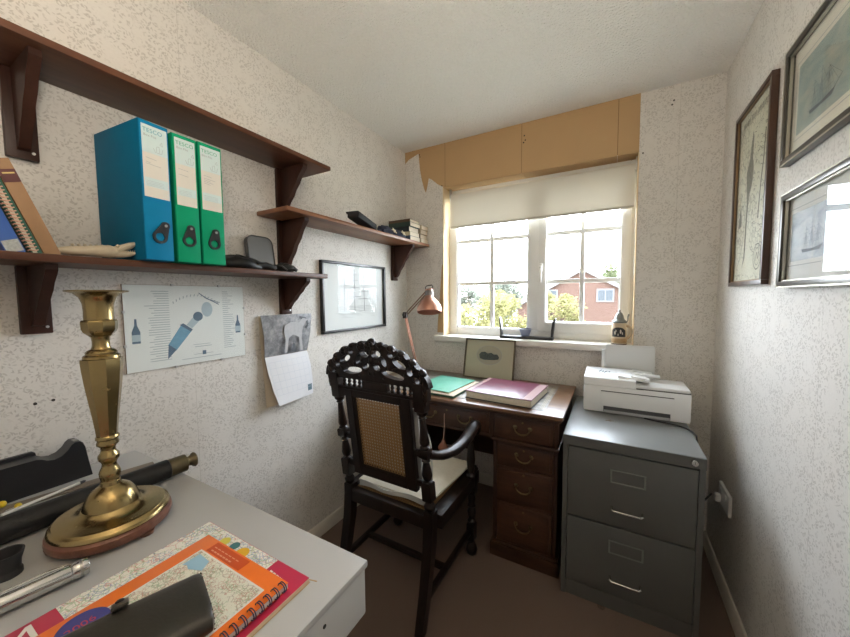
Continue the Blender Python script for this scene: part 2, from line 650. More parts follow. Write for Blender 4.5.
# beads (thin steps round the glass)
part(win, 'glazing_bead', MB().box(0.366, 0.376, 0.108, 0.125, 1.06, 1.985).box(0.864, 0.874, 0.108, 0.125, 1.06, 1.985).box(0.37, 0.87, 0.108, 0.125, 1.06, 1.07), m_upvc, True)
part(win, 'glazing_bead', MB().box(0.982, 0.99, 0.1, 0.125, 1.116, 1.95).box(1.386, 1.394, 0.1, 0.125, 1.116, 1.95).box(0.985, 1.39, 0.1, 0.125, 1.116, 1.124), m_upvc, True)
BW = 0.0125
for xs, (zb, zt) in (((0.374, 0.622, 0.866), (1.07, 1.985)), ((0.988, 1.19, 1.388), (1.124, 1.945))):
    part(win, 'glazing_bar', MB().box(xs[1] - BW, xs[1] + BW, 0.118, 0.146, zb, zt, 0.003), m_upvc, True)
    for z in (1.377, 1.678):
        part(win, 'glazing_bar', MB().box(xs[0], xs[1] - BW, 0.119, 0.145, z - BW, z + BW, 0.003), m_upvc, True)
        part(win, 'glazing_bar', MB().box(xs[1] + BW, xs[2], 0.119, 0.145, z - BW, z + BW, 0.003), m_upvc, True)
    zz = (zb, 1.377, 1.678, zt)
    for i in range(2):
        for k in range(3):
            part(win, 'pane', MB().box(xs[i] - 0.004, xs[i + 1] + 0.004, 0.130, 0.134, zz[k] - 0.002, zz[k + 1] + 0.002), m_clear, True, smooth=0)
hd = part(win, 'window_handle', MB().box(0.945, 0.966, 0.066, 0.086, 1.44, 1.49, 0.005).box(0.949, 0.962, 0.052, 0.068, 1.37, 1.475, 0.005), m_upvc, True)
part(win, 'handle_lock', MB().cyl((0.955, 0.0525, 1.462), (0.955, 0.05, 1.462), 0.004, 10), plain('steel', (0.55, 0.55, 0.55), 0.3, 1.0), True)

# ------------------------------------------------------------------ outside
n = N('lawn_and_road')
v = n.coords()
c = n.mix(n.noise(v, 0.35, 4), (0.15, 0.16, 0.11), (0.26, 0.25, 0.22))
n.bsdf(c, 0.9, 0, 0.05)
GZ = -2.75
struct('ground', MB().box(-80, 60, 1.0, 120, GZ - 0.2, GZ), n.m, label='grass and paving outside far below the window', cat='ground')

n = N('red_brick')
v = n.coords((1, 1, 1), (PI / 2, 0, 0))
br = n.new('ShaderNodeTexBrick')
n.link(v, br.inputs['Vector'])
br.inputs['Scale'].default_value = 4.4
br.inputs['Color1'].default_value = (0.054, 0.029, 0.0225, 1)
br.inputs['Color2'].default_value = (0.066, 0.038, 0.030, 1)
br.inputs['Mortar'].default_value = (0.075, 0.056, 0.046, 1)
br.inputs['Mortar Size'].default_value = 0.03
n.bsdf(br.outputs['Color'], 0.9, 0, 0.03)
m_brick = n.m
m_rooftile = plain('grey_roof_tile', (0.05, 0.04, 0.036), 0.9, spec=0.03, var=0.2, scale=3)
m_outpaint = plain('outdoor_white_paint', (0.12, 0.12, 0.12), 0.8, spec=0.03)
m_darkglass = plain('dark_window_glass', (0.045, 0.05, 0.055), 0.8, spec=0.03)

hx, hy, hw, apex, eave = -0.99, 30.0, 5.6, 3.67, 0.45
house = thing('brick_house', 'red brick gabled house with white bargeboards seen through the window', 'house', (hx, hy, GZ))
part(house, 'gable_wall', MB().prism([(-hw, GZ), (hw, GZ), (hw, eave), (0, apex - 0.1), (-hw, eave)], (hx, hy, 0), (1, 0, 0), (0, 0, 1), (0, 9, 0)), m_brick, True, 0)
for s in (-1, 1):
    sl = (apex - eave) / hw
    P = [(0, apex), (s * (hw + 0.4), apex - sl * (hw + 0.4)), (s * (hw + 0.4), apex - sl * (hw + 0.4) + 0.16), (0, apex + 0.16)]
    part(house, 'roof_slope', MB().prism(P, (hx, hy - 0.25, 0), (1, 0, 0), (0, 0, 1), (0, 9.5, 0)), m_rooftile, True, 0)
    Q = [(0, apex - 0.22), (s * (hw + 0.4), apex - sl * (hw + 0.4) - 0.22), (s * (hw + 0.4), apex - sl * (hw + 0.4) + 0.1), (0, apex + 0.1)]
    part(house, 'bargeboard', MB().prism(Q, (hx, hy - 0.32, 0), (1, 0, 0), (0, 0, 1), (0, 0.07, 0)), m_outpaint, True, 0)
for x0 in (-3.3, 1.1):
    w_ = part(house, 'window', MB().box(hx + x0, hx + x0 + 1.3, hy - 0.08, hy + 0.05, 0.75, 1.85), m_outpaint, True, 0)
    for k in range(2):
        link('pane', MB().box(hx + x0 + 0.1 + k * 0.58, hx + x0 + 0.62 + k * 0.58, hy - 0.1, hy - 0.07, 0.85, 1.75).mesh('pane', 0), m_darkglass, w_)
# aerial on the left of the gable
part(house, 'aerial', MB().cyl((hx - 3.6, hy + 1, 1.4), (hx - 3.6, hy + 1, 3.1), 0.03, 6).cyl((hx - 4.1, hy + 1, 3.0), (hx - 3.0, hy + 1, 3.05), 0.025, 6), plain('aerial_metal', (0.4, 0.4, 0.4), 0.4, 1.0), True)

def leaf_mat(name, a, b, c):
    n = N(name)
    v = n.coords()
    col = n.ramp(n.noise(v, 2.2, 5, 0.7), [(0.3, a), (0.52, b), (0.72, c)])
    bs = n.bsdf(col, 0.8, 0, 0.05)
    tr = n.new('ShaderNodeBsdfTranslucent')
    n.link(col, tr.inputs[0])
    mx = n.new('ShaderNodeMixShader')
    mx.inputs[0].default_value = 0.5
    n.link(bs.outputs[0], mx.inputs[1])
    n.link(tr.outputs[0], mx.inputs[2])
    n.link(mx.outputs[0], n.out.inputs[0])
    return n.m
m_bark = plain('grey_bark', (0.04, 0.032, 0.025), 0.9, spec=0.03, var=0.3, scale=8)
lf_yellow = leaf_mat('yellow_green_leaves', (0.12, 0.12, 0.06), (0.165, 0.155, 0.065), (0.19, 0.17, 0.09))
lf_dark = leaf_mat('mid_green_leaves', (0.085, 0.105, 0.06), (0.11, 0.125, 0.068), (0.125, 0.14, 0.078))
lf_far = leaf_mat('far_green_leaves', (0.11, 0.12, 0.105), (0.13, 0.14, 0.112), (0.145, 0.15, 0.115))

def tree(name, label, x, y, top, rx, rz, leaf, count, size, mat, seed):
    rnd = random.Random(seed)
    t = thing(name, label, 'tree', (x, y, GZ))
    cz = top - rz
    mb = MB()
    mb.tube([(x, y, GZ), (x + 0.05, y, GZ + (cz - GZ) * 0.5), (x - 0.05, y, cz)], [rx * 0.07, rx * 0.055, rx * 0.035], 8)
    blobs = []
    for i in range(16):
        a = rnd.uniform(0, 2 * PI)
        e = rnd.uniform(-0.9, 1.0)
        r = rnd.uniform(0.35, 0.85)
        c = Vector((x + rx * r * math.cos(a) * math.sqrt(max(0.05, 1 - e * e * 0.7)), y + rx * r * math.sin(a), cz + rz * 0.8 * e))
        blobs.append((c, rx * rnd.uniform(0.22, 0.42)))
        mb.tube([(x, y, cz - rz * 0.6), tuple((Vector((x, y, cz - rz * 0.3)) + c) / 2), tuple(c)], [rx * 0.03, rx * 0.02, rx * 0.006], 5)
    part(t, 'trunk', mb, m_bark, True)
    lv, lfc = [], []
    for i in range(count):
        c, r = blobs[i % len(blobs)]
        d = Vector((rnd.gauss(0, 1), rnd.gauss(0, 1), rnd.gauss(0, 1))).normalized() * r * rnd.random() ** 0.4
        p = c + Vector((d.x, d.y, d.z * 0.85))
        u = Vector((rnd.gauss(0, 1), rnd.gauss(0, 1), rnd.gauss(0, 0.6))).normalized()
        w = u.cross(Vector((rnd.gauss(0, 1), rnd.gauss(0, 1), rnd.gauss(0, 1)))).normalized()
        s = size * rnd.uniform(0.6, 1.3)
        k = len(lv)
        lv += [p - u * s, p + w * s * 0.45, p + u * s, p - w * s * 0.45]
        lfc.append((k, k + 1, k + 2, k + 3))
    me = bpy.data.meshes.new('foliage')
    me.from_pydata([tuple(q) for q in lv], [], lfc)
    o = link('foliage', me, mat, t, True)
    o['kind'] = 'stuff'
tree('garden_tree', 'yellow-green leafy tree filling the lower half of the left casement', -2.95, 10.0, 1.7, 1.85, 1.75, 0, 7000, 0.085, lf_yellow, 1)
tree('garden_tree', 'pale yellow-green tree in front of the brick gable', -0.75, 13.5, 1.55, 1.35, 1.5, 0, 4500, 0.075, lf_yellow, 2)
tree('garden_tree', 'grey-green tree behind the yellow-green one at the frame edge', -6.2, 24.0, 2.5, 1.7, 1.7, 0, 3500, 0.10, lf_far, 3)
tree('garden_tree', 'domed far tree rising over the yellow-green one', -11.3, 40.0, 3.7, 3.4, 2.5, 0, 3500, 0.22, lf_far, 4)
tree('garden_tree', 'low far tree at the edge of the left casement', -19.5, 46.0, 3.3, 3.8, 2.2, 0, 3500, 0.22, lf_far, 5)
tree('garden_tree', 'far tree between the mullion and the gable', -4.5, 46.0, 4.2, 3.0, 2.4, 0, 3000, 0.22, lf_far, 6)
tree('garden_tree', 'green far tree showing over the slope of the brick gable', 1.9, 44.0, 4.9, 3.2, 2.6, 0, 3500, 0.22, lf_dark, 7)
# white van parked beyond the garden
van = thing('parked_van', 'white van parked beyond the garden at the lower window corner', 'van', (-7.4, 19.8, GZ))
part(van, 'body', MB().prism([(-1.9, 0.35), (1.9, 0.35), (2.0, 1.0), (1.5, 1.15), (0.9, 1.9), (-1.9, 1.95)], (-7.4, 19.0, GZ), (1, 0, 0), (0, 0, 1), (0, 1.7, 0)), m_outpaint, True, 20)
for x in (-8.6, -6.1):
    part(van, 'wheel', MB().cyl((x, 18.95, GZ + 0.33), (x, 20.75, GZ + 0.33), 0.33, 18), plain('black_rubber', (0.03, 0.03, 0.03), 0.7), True)
part(van, 'side_window', MB().box(-6.9, -6.2, 18.98, 18.99, GZ + 1.2, GZ + 1.7), m_darkglass, True)

# ------------------------------------------------------------------ added fill lamp, unseen behind the camera (uplight bowl on three chains)
m_brassy = plain('aged_brass', (0.62, 0.45, 0.16), 0.24, 1.0, var=0.18, scale=25)
LX, LY, LZ = 1.15, -2.10, 1.70
n = N('opal_bowl')
_d = n.new('ShaderNodeBsdfDiffuse')
_d.inputs[0].default_value = (0.85, 0.83, 0.78, 1)
_t = n.new('ShaderNodeBsdfTranslucent')
_t.inputs[0].default_value = (0.85, 0.81, 0.74, 1)
_x = n.new('ShaderNodeMixShader')
_x.inputs[0].default_value = 0.5
n.link(_d.outputs[0], _x.inputs[1])
n.link(_t.outputs[0], _x.inputs[2])
n.link(_x.outputs[0], n.out.inputs[0])
m_opal = n.m
fill_lamp = thing('added_fill_lamp', 'uplighter bowl lamp added unseen behind the camera to brighten the room', 'lamp', (LX, LY, LZ - 0.1))
part(fill_lamp, 'bowl', MB().lathe([(0.0, -0.10), (0.08, -0.092), (0.14, -0.06), (0.175, -0.01), (0.18, 0.02), (0.172, 0.02), (0.165, -0.008), (0.13, -0.052), (0.075, -0.082), (0.0, -0.09)], 32,
     Matrix.Translation((LX, LY, LZ))), m_opal, True)
for k in range(3):
    a_ = k * 2 * PI / 3
    part(fill_lamp, 'chain', MB().cyl((LX + 0.17 * math.cos(a_), LY + 0.17 * math.sin(a_), LZ + 0.018), (LX, LY, H - 0.03), 0.0025, 6), m_brassy, True)
part(fill_lamp, 'ceiling_rose', MB().lathe([(0.05, 0), (0.05, -0.012), (0.02, -0.035), (0, -0.035)], 20, Matrix.Translation((LX, LY, H))), m_brassy, True)
nn = N('added_fill_bulb')  # glowing bulb of the added lamp
em = nn.new('ShaderNodeEmission')
em.inputs[0].default_value = (1.0, 0.86, 0.66, 1)
em.inputs[1].default_value = 12
nn.link(em.outputs[0], nn.out.inputs[0])
part(fill_lamp, 'bulb', MB().ball((LX, LY, LZ - 0.03), 0.03), nn.m, True)
bl = bpy.data.lights.new('added_fill_light', 'POINT')  # extra fill for the room, added with the unseen bowl lamp
bl.energy = FILL_LAMP
bl.color = (1.0, 0.89, 0.76)
bl.shadow_soft_size = 0.09
blo = bpy.data.objects.new('added_fill_light', bl)
COL.objects.link(blo)
blo.parent = fill_lamp
blo.location = (0, 0, 0.125)

# ------------------------------------------------------------------ wall shelves
m_shelf = wood('mahogany_shelf', (0.055, 0.020, 0.011), (0.13, 0.052, 0.027), 'y', 0.4, 9, spec=0.25)
m_shelf2 = wood('lighter_mahogany_shelf', (0.15, 0.062, 0.03), (0.30, 0.135, 0.068), 'y', 0.38, 8, spec=0.3)
m_brk = wood('dark_mahogany_bracket', (0.022, 0.008, 0.005), (0.055, 0.021, 0.013), 'z', 0.4, 12, spec=0.25)
m_steel = MATS['steel']

def shelf(label, y0, y1, z, mat, brks, depth=0.20):
    t = thing('wall_shelf', label, 'shelf', (0.1, (y0 + y1) / 2, z), group='dark wood shelves on the papered wall')
    part(t, 'board', MB().box(0.001, depth, y0, y1, z, z + 0.019, 0.004), mat, True)
    for yb, hb in brks:
        bw = 0.029
        pl = part(t, 'bracket', MB().box(0.001, 0.019, yb - bw, yb + bw, z - hb, z - 0.0005, 0.003), m_brk, True)
        hh = hb - 0.02
        prof = [(0.019, -0.001), (0.168, -0.001), (0.168, -0.016), (0.160, -0.026)]
        for k in range(1, 7):      # gently waved edge
            f = k / 6
            prof.append((0.158 - 0.116 * f + 0.0025 * (-1) ** k, -0.026 - (hh - 0.042) * f))
        prof += [(0.034, -hh + 0.004), (0.019, -hh)]
        w_ = part(t, 'bracket_web', MB().prism(prof, (0, yb - 0.011, z), (1, 0, 0), (0, 0, 1), (0, 0.022, 0)), m_brk, True, 25)
        for dz in (0.035, hb - 0.018):
            link('screw', MB().cyl((0.019, yb + 0.018, z - dz), (0.0212, yb + 0.018, z - dz), 0.0035, 10).mesh('screw'), m_steel, pl)
    return t
shelf('long upper dark wood shelf over the box files', -2.6, -0.965, 1.872, m_shelf, ((-1.878, 0.222), (-1.088, 0.212)))
shelf('lower dark wood shelf carrying the box files', -2.6, -1.0, 1.374, m_shelf, ((-1.878, 0.18), (-1.088, 0.165)))
shelf('short middle shelf with books, nearest the window', -1.213, -0.004, 1.641, m_shelf2, ((-1.088, 0.245), (-0.176, 0.24)))

# ------------------------------------------------------------------ box files
m_paper = plain('label_paper', (0.68, 0.65, 0.585), 0.6, var=0.03)
m_paleblue = plain('label_pale_blue', (0.58, 0.70, 0.70), 0.6, var=0.03)
m_black = plain('black_plastic', (0.018, 0.018, 0.02), 0.35)
m_ink = plain('dark_print_ink', (0.07, 0.08, 0.09), 0.7)
m_greyink = plain('grey_print_ink', (0.32, 0.34, 0.36), 0.7)

def box_file(label, y0, y1, zt, face, side, ink, lines, tilt=-0.15, turn=0.0):
    z0 = 1.3935
    x1 = 0.236
    t = thing('box_file', label, 'box file', (0.12, (y0 + y1) / 2, z0), group='box files on the lower shelf')
    c = MB().box(0.006, x1, y0, y1, z0, zt, 0.003)
    part(t, 'case', c, side, True)
    sp_ = part(t, 'spine', MB().box(x1, x1 + 0.0025, y0 + 0.002, y1 - 0.002, z0 + 0.002, zt - 0.002, 0.001), face, True)
    part(t, 'lid_edge', MB().box(0.012, x1 - 0.004, y1 - 0.0005, y1 + 0.001, z0 + 0.004, zt - 0.004), m_black, True)
    w = y1 - y0
    X = x1 + 0.0026
    hz = zt - z0
    lb0, lb1 = zt - 0.205, zt - 0.012
    lab = part(t, 'label', MB().box(X, X + 0.0006, y0 + 0.006, y1 - 0.006, lb0, lb1), m_paper, True)
    part(t, 'label_header', MB().box(X + 0.0006, X + 0.0009, y0 + 0.006, y1 - 0.006, lb1 - 0.074, lb1), m_paleblue, True)
    part(t, 'label_footer', MB().box(X + 0.0006, X + 0.0009, y0 + 0.008, y1 - 0.008, lb0 + 0.028, lb0 + 0.052), m_paleblue, True)
    d = Draw((X + 0.001, y0 + 0.007, lb1), (0, 1, 0), (0, 0, 1))
    lw = w - 0.02
    d.text('TESCO', 0.001, -0.0195, 0.0155, space=1.02)
    d.put(t, 'shop_lettering', ink)
    d = Draw((X + 0.001, y0 + 0.007, lb1), (0, 1, 0), (0, 0, 1))
    d.text('Box File', 0.003, -0.031, 0.0095)
    d.path([(0.026, -0.058), (0.03, -0.068), (0.046, -0.068), (0.049, -0.055)], 0.0008).path([(0.033, -0.066), (0.034, -0.052), (0.04, -0.05), (0.041, -0.066)], 0.0007)
    d.path([(0.042, -0.044), (0.047, -0.036), (0.049, -0.046), (0.042, -0.044)], 0.0007)
    for a0, ln in lines:
        d.line((0.006, a0), (0.006 + ln, a0 - 0.002), 0.0009)
    for k in range(4):
        d.line((0.004, -0.15 - k * 0.004), (lw - 0.006, -0.15 - k * 0.004), 0.0005)
    d.put(t, 'label_print', m_greyink)['kind'] = 'stuff'
    # finger pull: keyhole plate with a ring
    yc = (y0 + y1) / 2
    zc = z0 + 0.066
    R, r2, up = 0.0185, 0.011, 0.036
    outer = [(R * math.cos(a_), R * math.sin(a_)) for a_ in [PI - 0.35 + (PI + 0.7) * k / 18 for k in range(19)]]
    outer += [(r2 * math.cos(a_), up + r2 * math.sin(a_)) for a_ in [-0.2 + (PI + 0.4) * k / 10 for k in range(11)]]
    cc = (0.0, 0.0)
    inner = [(0.0118 * math.cos(2 * PI * k / 30), 0.0118 * math.sin(2 * PI * k / 30)) for k in range(30)]
    # bridge outer and hole with matching samples
    mb = MB()
    M_ = len(outer)
    ang = lambda p: math.atan2(p[1], p[0])
    vs = []
    for p in outer:
        a_ = ang(p)
        q = (0.0118 * math.cos(a_), 0.0118 * math.sin(a_))
        for x in (X, X + 0.004):
            c_, s_ = math.cos(tilt), math.sin(tilt)
            vs.append((x, yc + p[0] * c_ - p[1] * s_, zc + p[0] * s_ + p[1] * c_))
            vs.append((x, yc + q[0] * c_ - q[1] * s_, zc + q[0] * s_ + q[1] * c_))
    fs = []
    for i in range(M_):
        k0, k1 = i * 4, ((i + 1) % M_) * 4
        fs += [(k0 + 2, k1 + 2, k1 + 3, k0 + 3), (k0, k1, k1 + 2, k0 + 2), (k0 + 1, k0 + 3, k1 + 3, k1 + 1)]
    mb.add(vs, fs)
    fp = part(t, 'finger_pull', mb, m_black, True, 30)
    part(t, 'rivet', MB().cyl((X + 0.004, yc - 0.036 * math.sin(tilt), zc + 0.036 * math.cos(tilt)), (X + 0.006, yc - 0.036 * math.sin(tilt), zc + 0.036 * math.cos(tilt)), 0.004, 12), m_steel, True)
    part(t, 'finger_hole', MB().cyl((X - 0.0005, yc, zc), (X + 0.0002, yc, zc), 0.0119, 20), face, True)
    if turn:
        t.rotation_euler.z = turn
        t.location.y -= 0.115 * math.sin(turn)
m_blue = plain('teal_blue_board', (0.001, 0.19, 0.38), 0.55, spec=0.15, var=0.06)
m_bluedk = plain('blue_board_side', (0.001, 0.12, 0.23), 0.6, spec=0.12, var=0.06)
m_green = plain('emerald_board', (0.001, 0.30, 0.145), 0.55, spec=0.15, var=0.06)
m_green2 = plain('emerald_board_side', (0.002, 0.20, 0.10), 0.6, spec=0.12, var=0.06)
ink_b = plain('teal_lettering', (0.05, 0.30, 0.40), 0.5)
ink_g = plain('green_lettering', (0.05, 0.36, 0.22), 0.5)
box_file('blue box file, leftmost of the three on the shelf', -1.716, -1.642, 1.771, m_blue, m_bluedk, ink_b, ((-0.088, 0.026), (-0.099, 0.012), (-0.104, 0.036)), -0.42, 0.085)
box_file('middle of the box files, green with two lines written on its label', -1.636, -1.570, 1.766, m_green, m_green2, ink_g, ((-0.088, 0.026), (-0.104, 0.026)))
box_file('green box file farthest right, beside the black gloves', -1.566, -1.494, 1.768, m_green, m_green2, ink_g, ((-0.088, 0.024), (-0.097, 0.034), (-0.102, 0.02), (-0.107, 0.028), (-0.112, 0.02)))

# ------------------------------------------------------------------ books leaning on the lower shelf
def leaning(name, label, ybase, thick, hgt, mats, spiral=False, depth=0.17, lean=0.335, xf=0.195, cat='book'):
    t = thing(name, label, cat, (0.1, ybase, 1.3935), group='books leaning on the lower shelf')
    M = Matrix.Translation((0, ybase, 1.3935 + thick * math.sin(lean) * 0 + 0.0005)) @ Matrix.Rotation(lean, 4, 'X')
    # right lower edge rests on the shelf at ybase; body extends to -y
    b = MB()
    b.box(xf - depth, xf, -thick, 0, 0, hgt, 0.002, M)
    part(t, 'cover', b, mats[0], True)
    return t, M
m_brownbook = plain('tan_leatherette', (0.30, 0.165, 0.075), 0.55, var=0.12, scale=60)
t, M = leaning('reference_book', 'thick tan book with maroon spine label leaning on the shelf', -1.866, 0.028, 0.215, (m_brownbook,))
part(t, 'spine_label', MB().box(0.1951, 0.1957, -0.0275, -0.0005, 0.165, 0.192, 0, M), plain('maroon_label', (0.10, 0.02, 0.02), 0.5), True)
d = Draw(M @ Vector((0.1958, -0.025, 0.182)), M.to_3x3() @ Vector((0, 1, 0)), M.to_3x3() @ Vector((0, 0, 1)))
d.line((0.002, 0.002), (0.021, 0.002), 0.003)
d.put(t, 'gilt_line', plain('gilt', (0.55, 0.40, 0.16), 0.4, 0.6))
m_grn = plain('dark_green_cover', (0.02, 0.10, 0.06), 0.5)
t, M = leaning('spiral_notebook', 'green spiral-bound notebook leaning beside the tan book', -1.8965, 0.018, 0.20, (m_grn,), cat='notebook')
part(t, 'page_block', MB().box(0.04, 0.1955, -0.015, -0.008, 0.003, 0.197, 0, M), plain('cream_pages', (0.62, 0.54, 0.42), 0.8), True)
mbw = MB()
for k in range(26):
    z = 0.008 + k * 0.0073
    mbw.tube([M @ Vector((0.192 + 0.007 * math.cos(a_) , -0.012 + 0.0085 * math.sin(a_), z + 0.0006 * a_)) for a_ in [i * 2 * PI / 8 for i in range(8)]], 0.0014, 5, closed=True)
part(t, 'wire_spiral', mbw, plain('salmon_wire', (0.62, 0.36, 0.26), 0.4), True)
m_bluebook = plain('blue_cover', (0.03, 0.10, 0.36), 0.4)
t, M = leaning('paperback_book', 'blue paperback with a white photo strip leaning at the shelf end', -1.922, 0.03, 0.19, (m_bluebook,))
part(t, 'photo_strip', MB().box(0.1952, 0.1956, -0.028, -0.002, 0.004, 0.03, 0, M), plain('greyish_photo', (0.4, 0.42, 0.4), 0.5, var=0.6, scale=220), True)

# ------------------------------------------------------------------ carved bone crocodile
m_bone = plain('carved_bone', (0.52, 0.45, 0.33), 0.45, var=0.15, scale=70)
bone = thing('carved_crocodile', 'carved bone crocodile with open jaws beside the blue box file', 'carving', (0.175, -1.79, 1.3935))
zb = 1.3935
mb = MB()
path = [(0.16, -1.872, zb + 0.012), (0.168, -1.845, zb + 0.014), (0.172, -1.815, zb + 0.016), (0.176, -1.79, zb + 0.018), (0.179, -1.77, zb + 0.019), (0.182, -1.755, zb + 0.018)]
mb.tube(path, [0.007, 0.0115, 0.013, 0.0155, 0.017, 0.0125], 12)
for i in range(7):
    y = -1.84 + i * 0.011
    mb.ball((0.172 + i * 0.0012, y, zb + 0.029 + i * 0.0006), 0.004, n=6)
part(bone, 'body', mb, m_bone, True)
mb = MB().tube([(0.181, -1.762, zb + 0.021), (0.184, -1.745, zb + 0.030), (0.187, -1.728, zb + 0.040), (0.189, -1.715, zb + 0.047)], [0.0125, 0.0105, 0.0085, 0.0045], 10)
mb.ball((0.19, -1.757, zb + 0.034), 0.005, n=8)
part(bone, 'upper_jaw', mb, m_bone, True)
mb = MB().tube([(0.181, -1.762, zb + 0.014), (0.184, -1.745, zb + 0.014), (0.187, -1.73, zb + 0.016), (0.189, -1.716, zb + 0.020)], [0.011, 0.009, 0.007, 0.003], 10)
for i in range(6):
    mb.lathe([(0.0016, 0), (0, 0.006)], 5, Matrix.Translation((0.189, -1.745 + i * 0.005, zb + 0.02 + 0.0006 * i)))
part(bone, 'lower_jaw', mb, m_bone, True)

# ------------------------------------------------------------------ lumpy cloth helper
def lump(mb, c, rx, ry, rz, seed, n=18, amp=0.35, floor=None, freq=3.0):
    rnd = random.Random(seed)
    ph = [(rnd.uniform(0, 6), rnd.uniform(0, 6), rnd.uniform(0.6, 1.6) * freq) for _ in range(4)]
    vs, fs = [], []
    m = n // 2
    for i in range(m + 1):
        th = PI * i / m
        for k in range(n):
            a_ = 2 * PI * k / n
            d = 1.0
            for p, q, f in ph:
                d += amp / 4 * math.sin(f * math.cos(a_) * 2 + p + f * th) * math.cos(f * math.sin(a_) * 1.5 + q)
            x, y, z = rx * d * math.sin(th) * math.cos(a_), ry * d * math.sin(th) * math.sin(a_), -rz * d * math.cos(th)
            zz = c[2] + z
            if floor is not None: zz = max(zz, floor)
            vs.append((c[0] + x, c[1] + y, zz))
    for i in range(m):
        for k in range(n):
            k2 = (k + 1) % n
            fs.append((i * n + k, i * n + k2, (i + 1) * n + k2, (i + 1) * n + k))
    mb.add(vs, fs)
    return mb

m_leather = plain('black_leather', (0.012, 0.012, 0.012), 0.45, spec=0.3, var=0.3, scale=60, bump=0.3)
fl = 1.394
gl = thing('leather_glove', 'black leather glove lying on the lower shelf beside the green files', 'glove', (0.13, -1.34, fl))
mb = MB()
lump(mb, (0.12, -1.375, fl + 0.018), 0.06, 0.085, 0.033, 3, floor=fl, amp=0.5)
for k, (dx, l) in enumerate(((-0.03, 0.07), (-0.01, 0.085), (0.012, 0.08), (0.034, 0.065))):
    mb.tube([(0.125 + dx, -1.33, fl + 0.016), (0.125 + dx, -1.31 + l * 0.3, fl + 0.021), (0.128 + dx, -1.305 + l * 0.6, fl + 0.014), (0.13 + dx, -1.305 + l * 0.85, fl + 0.011)], [0.012, 0.0125, 0.0115, 0.007], 10)
part(gl, 'hand', mb, m_leather, True, 60)
part(gl, 'cuff', lump(MB(), (0.115, -1.455, fl + 0.014), 0.05, 0.03, 0.022, 5, floor=fl, amp=0.4), m_leather, True, 60)
gl = thing('leather_glove', 'black leather glove at the bracket end of the lower shelf', 'glove', (0.13, -1.2, fl))
mb = MB()
lump(mb, (0.135, -1.190, fl + 0.016), 0.042, 0.036, 0.022, 9, floor=fl, amp=0.5)
for k, dx in enumerate((-0.025, -0.003, 0.02)):
    mb.tube([(0.135 + dx, -1.19, fl + 0.016), (0.14 + dx, -1.165, fl + 0.019), (0.142 + dx, -1.145, fl + 0.009)], [0.011, 0.0115, 0.007], 10)
part(gl, 'hand', mb, m_leather, True, 60)
part(gl, 'cuff_trim', MB().tube([(0.098, -1.212, fl + 0.006), (0.12, -1.222, fl + 0.028), (0.16, -1.218, fl + 0.024), (0.176, -1.205, fl + 0.006)], 0.004, 8), plain('grey_trim', (0.09, 0.09, 0.09), 0.6), True)

# grey rounded tablet leaning on the wall
def rrect(w, h, r, k=6):
    pts = []
    for cx, cy, a0 in ((w / 2 - r, h / 2 - r, 0), (-w / 2 + r, h / 2 - r, PI / 2), (-w / 2 + r, -h / 2 + r, PI), (w / 2 - r, -h / 2 + r, 1.5 * PI)):
        for i in range(k + 1):
            a_ = a0 + PI / 2 * i / k
            pts.append((cx + r * math.cos(a_), cy + r * math.sin(a_)))
    return pts
t = thing('plastic_case', 'grey plastic case with rounded corners propped against the wall behind the gloves', 'case', (0.04, -1.228, 1.3935))
part(t, 'shell', MB().prism(rrect(0.118, 0.156, 0.03), (0.046, -1.228, 1.4715), (0, 1, 0), (-0.16, 0, 0.987), (-0.022, 0, -0.0035)), plain('mid_grey_plastic', (0.13, 0.135, 0.135), 0.4), True, 30)
part(t, 'rim', MB().tube([Vector((0.0465, -1.228, 1.4715)) + Vector((0, 1, 0)) * a_ + Vector((-0.16, 0, 0.987)) * b_ for a_, b_ in rrect(0.118, 0.154, 0.03)], 0.0025, 6, closed=True), plain('dark_grey_rim', (0.05, 0.05, 0.05), 0.4), True)

# ------------------------------------------------------------------ things on the middle shelf
sz = 1.6605
m_navy = plain('navy_cloth', (0.02, 0.028, 0.055), 0.85, var=0.3, scale=50)
m_blk = plain('black_cloth', (0.013, 0.014, 0.017), 0.8, var=0.3, scale=60)
m_cream = plain('cream_cloth', (0.62, 0.55, 0.40), 0.8)
t = thing('flat_book', 'thin brown book lying flat on the middle shelf', 'book', (0.12, -0.83, sz))
part(t, 'cover', MB().box(0.035, 0.155, -0.93, -0.74, sz, sz + 0.011, 0.001), plain('brown_cover', (0.17, 0.075, 0.04), 0.5), True)
part(t, 'page_block', MB().box(0.04, 0.1555, -0.926, -0.744, sz + 0.002, sz + 0.009), plain('cream_pages', (0.62, 0.54, 0.42), 0.8), True)
t = thing('strapped_pouch', 'black pouch with a strap on the middle shelf', 'pouch', (0.12, -0.62, sz))
part(t, 'body', MB().box(-0.035, 0.035, -0.10, 0.10, -0.016, 0.016, 0.006, Matrix.Translation((0.145, -0.675, sz + 0.042)) @ Matrix.Rotation(0.16, 4, 'Z') @ Matrix.Rotation(-0.17, 4, 'X')), m_blk, True)
part(t, 'flap', MB().box(-0.037, 0.037, -0.045, 0.045, -0.004, 0.006, 0.003, Matrix.Translation((0.138, -0.72, sz + 0.066)) @ Matrix.Rotation(0.16, 4, 'Z') @ Matrix.Rotation(-0.17, 4, 'X')), m_leather, True)
part(t, 'strap', MB().tube(bez((0.13, -0.58, sz + 0.035), (0.06, -0.55, sz + 0.105), (0.05, -0.46, sz + 0.09), (0.06, -0.41, sz + 0.008), 14), 0.007, 8, flat=0.4), m_leather, True)
t = thing('folded_cloth', 'folded navy cloth with cream star patches in front of the books', 'cloth', (0.15, -0.4, sz))
mb = MB()
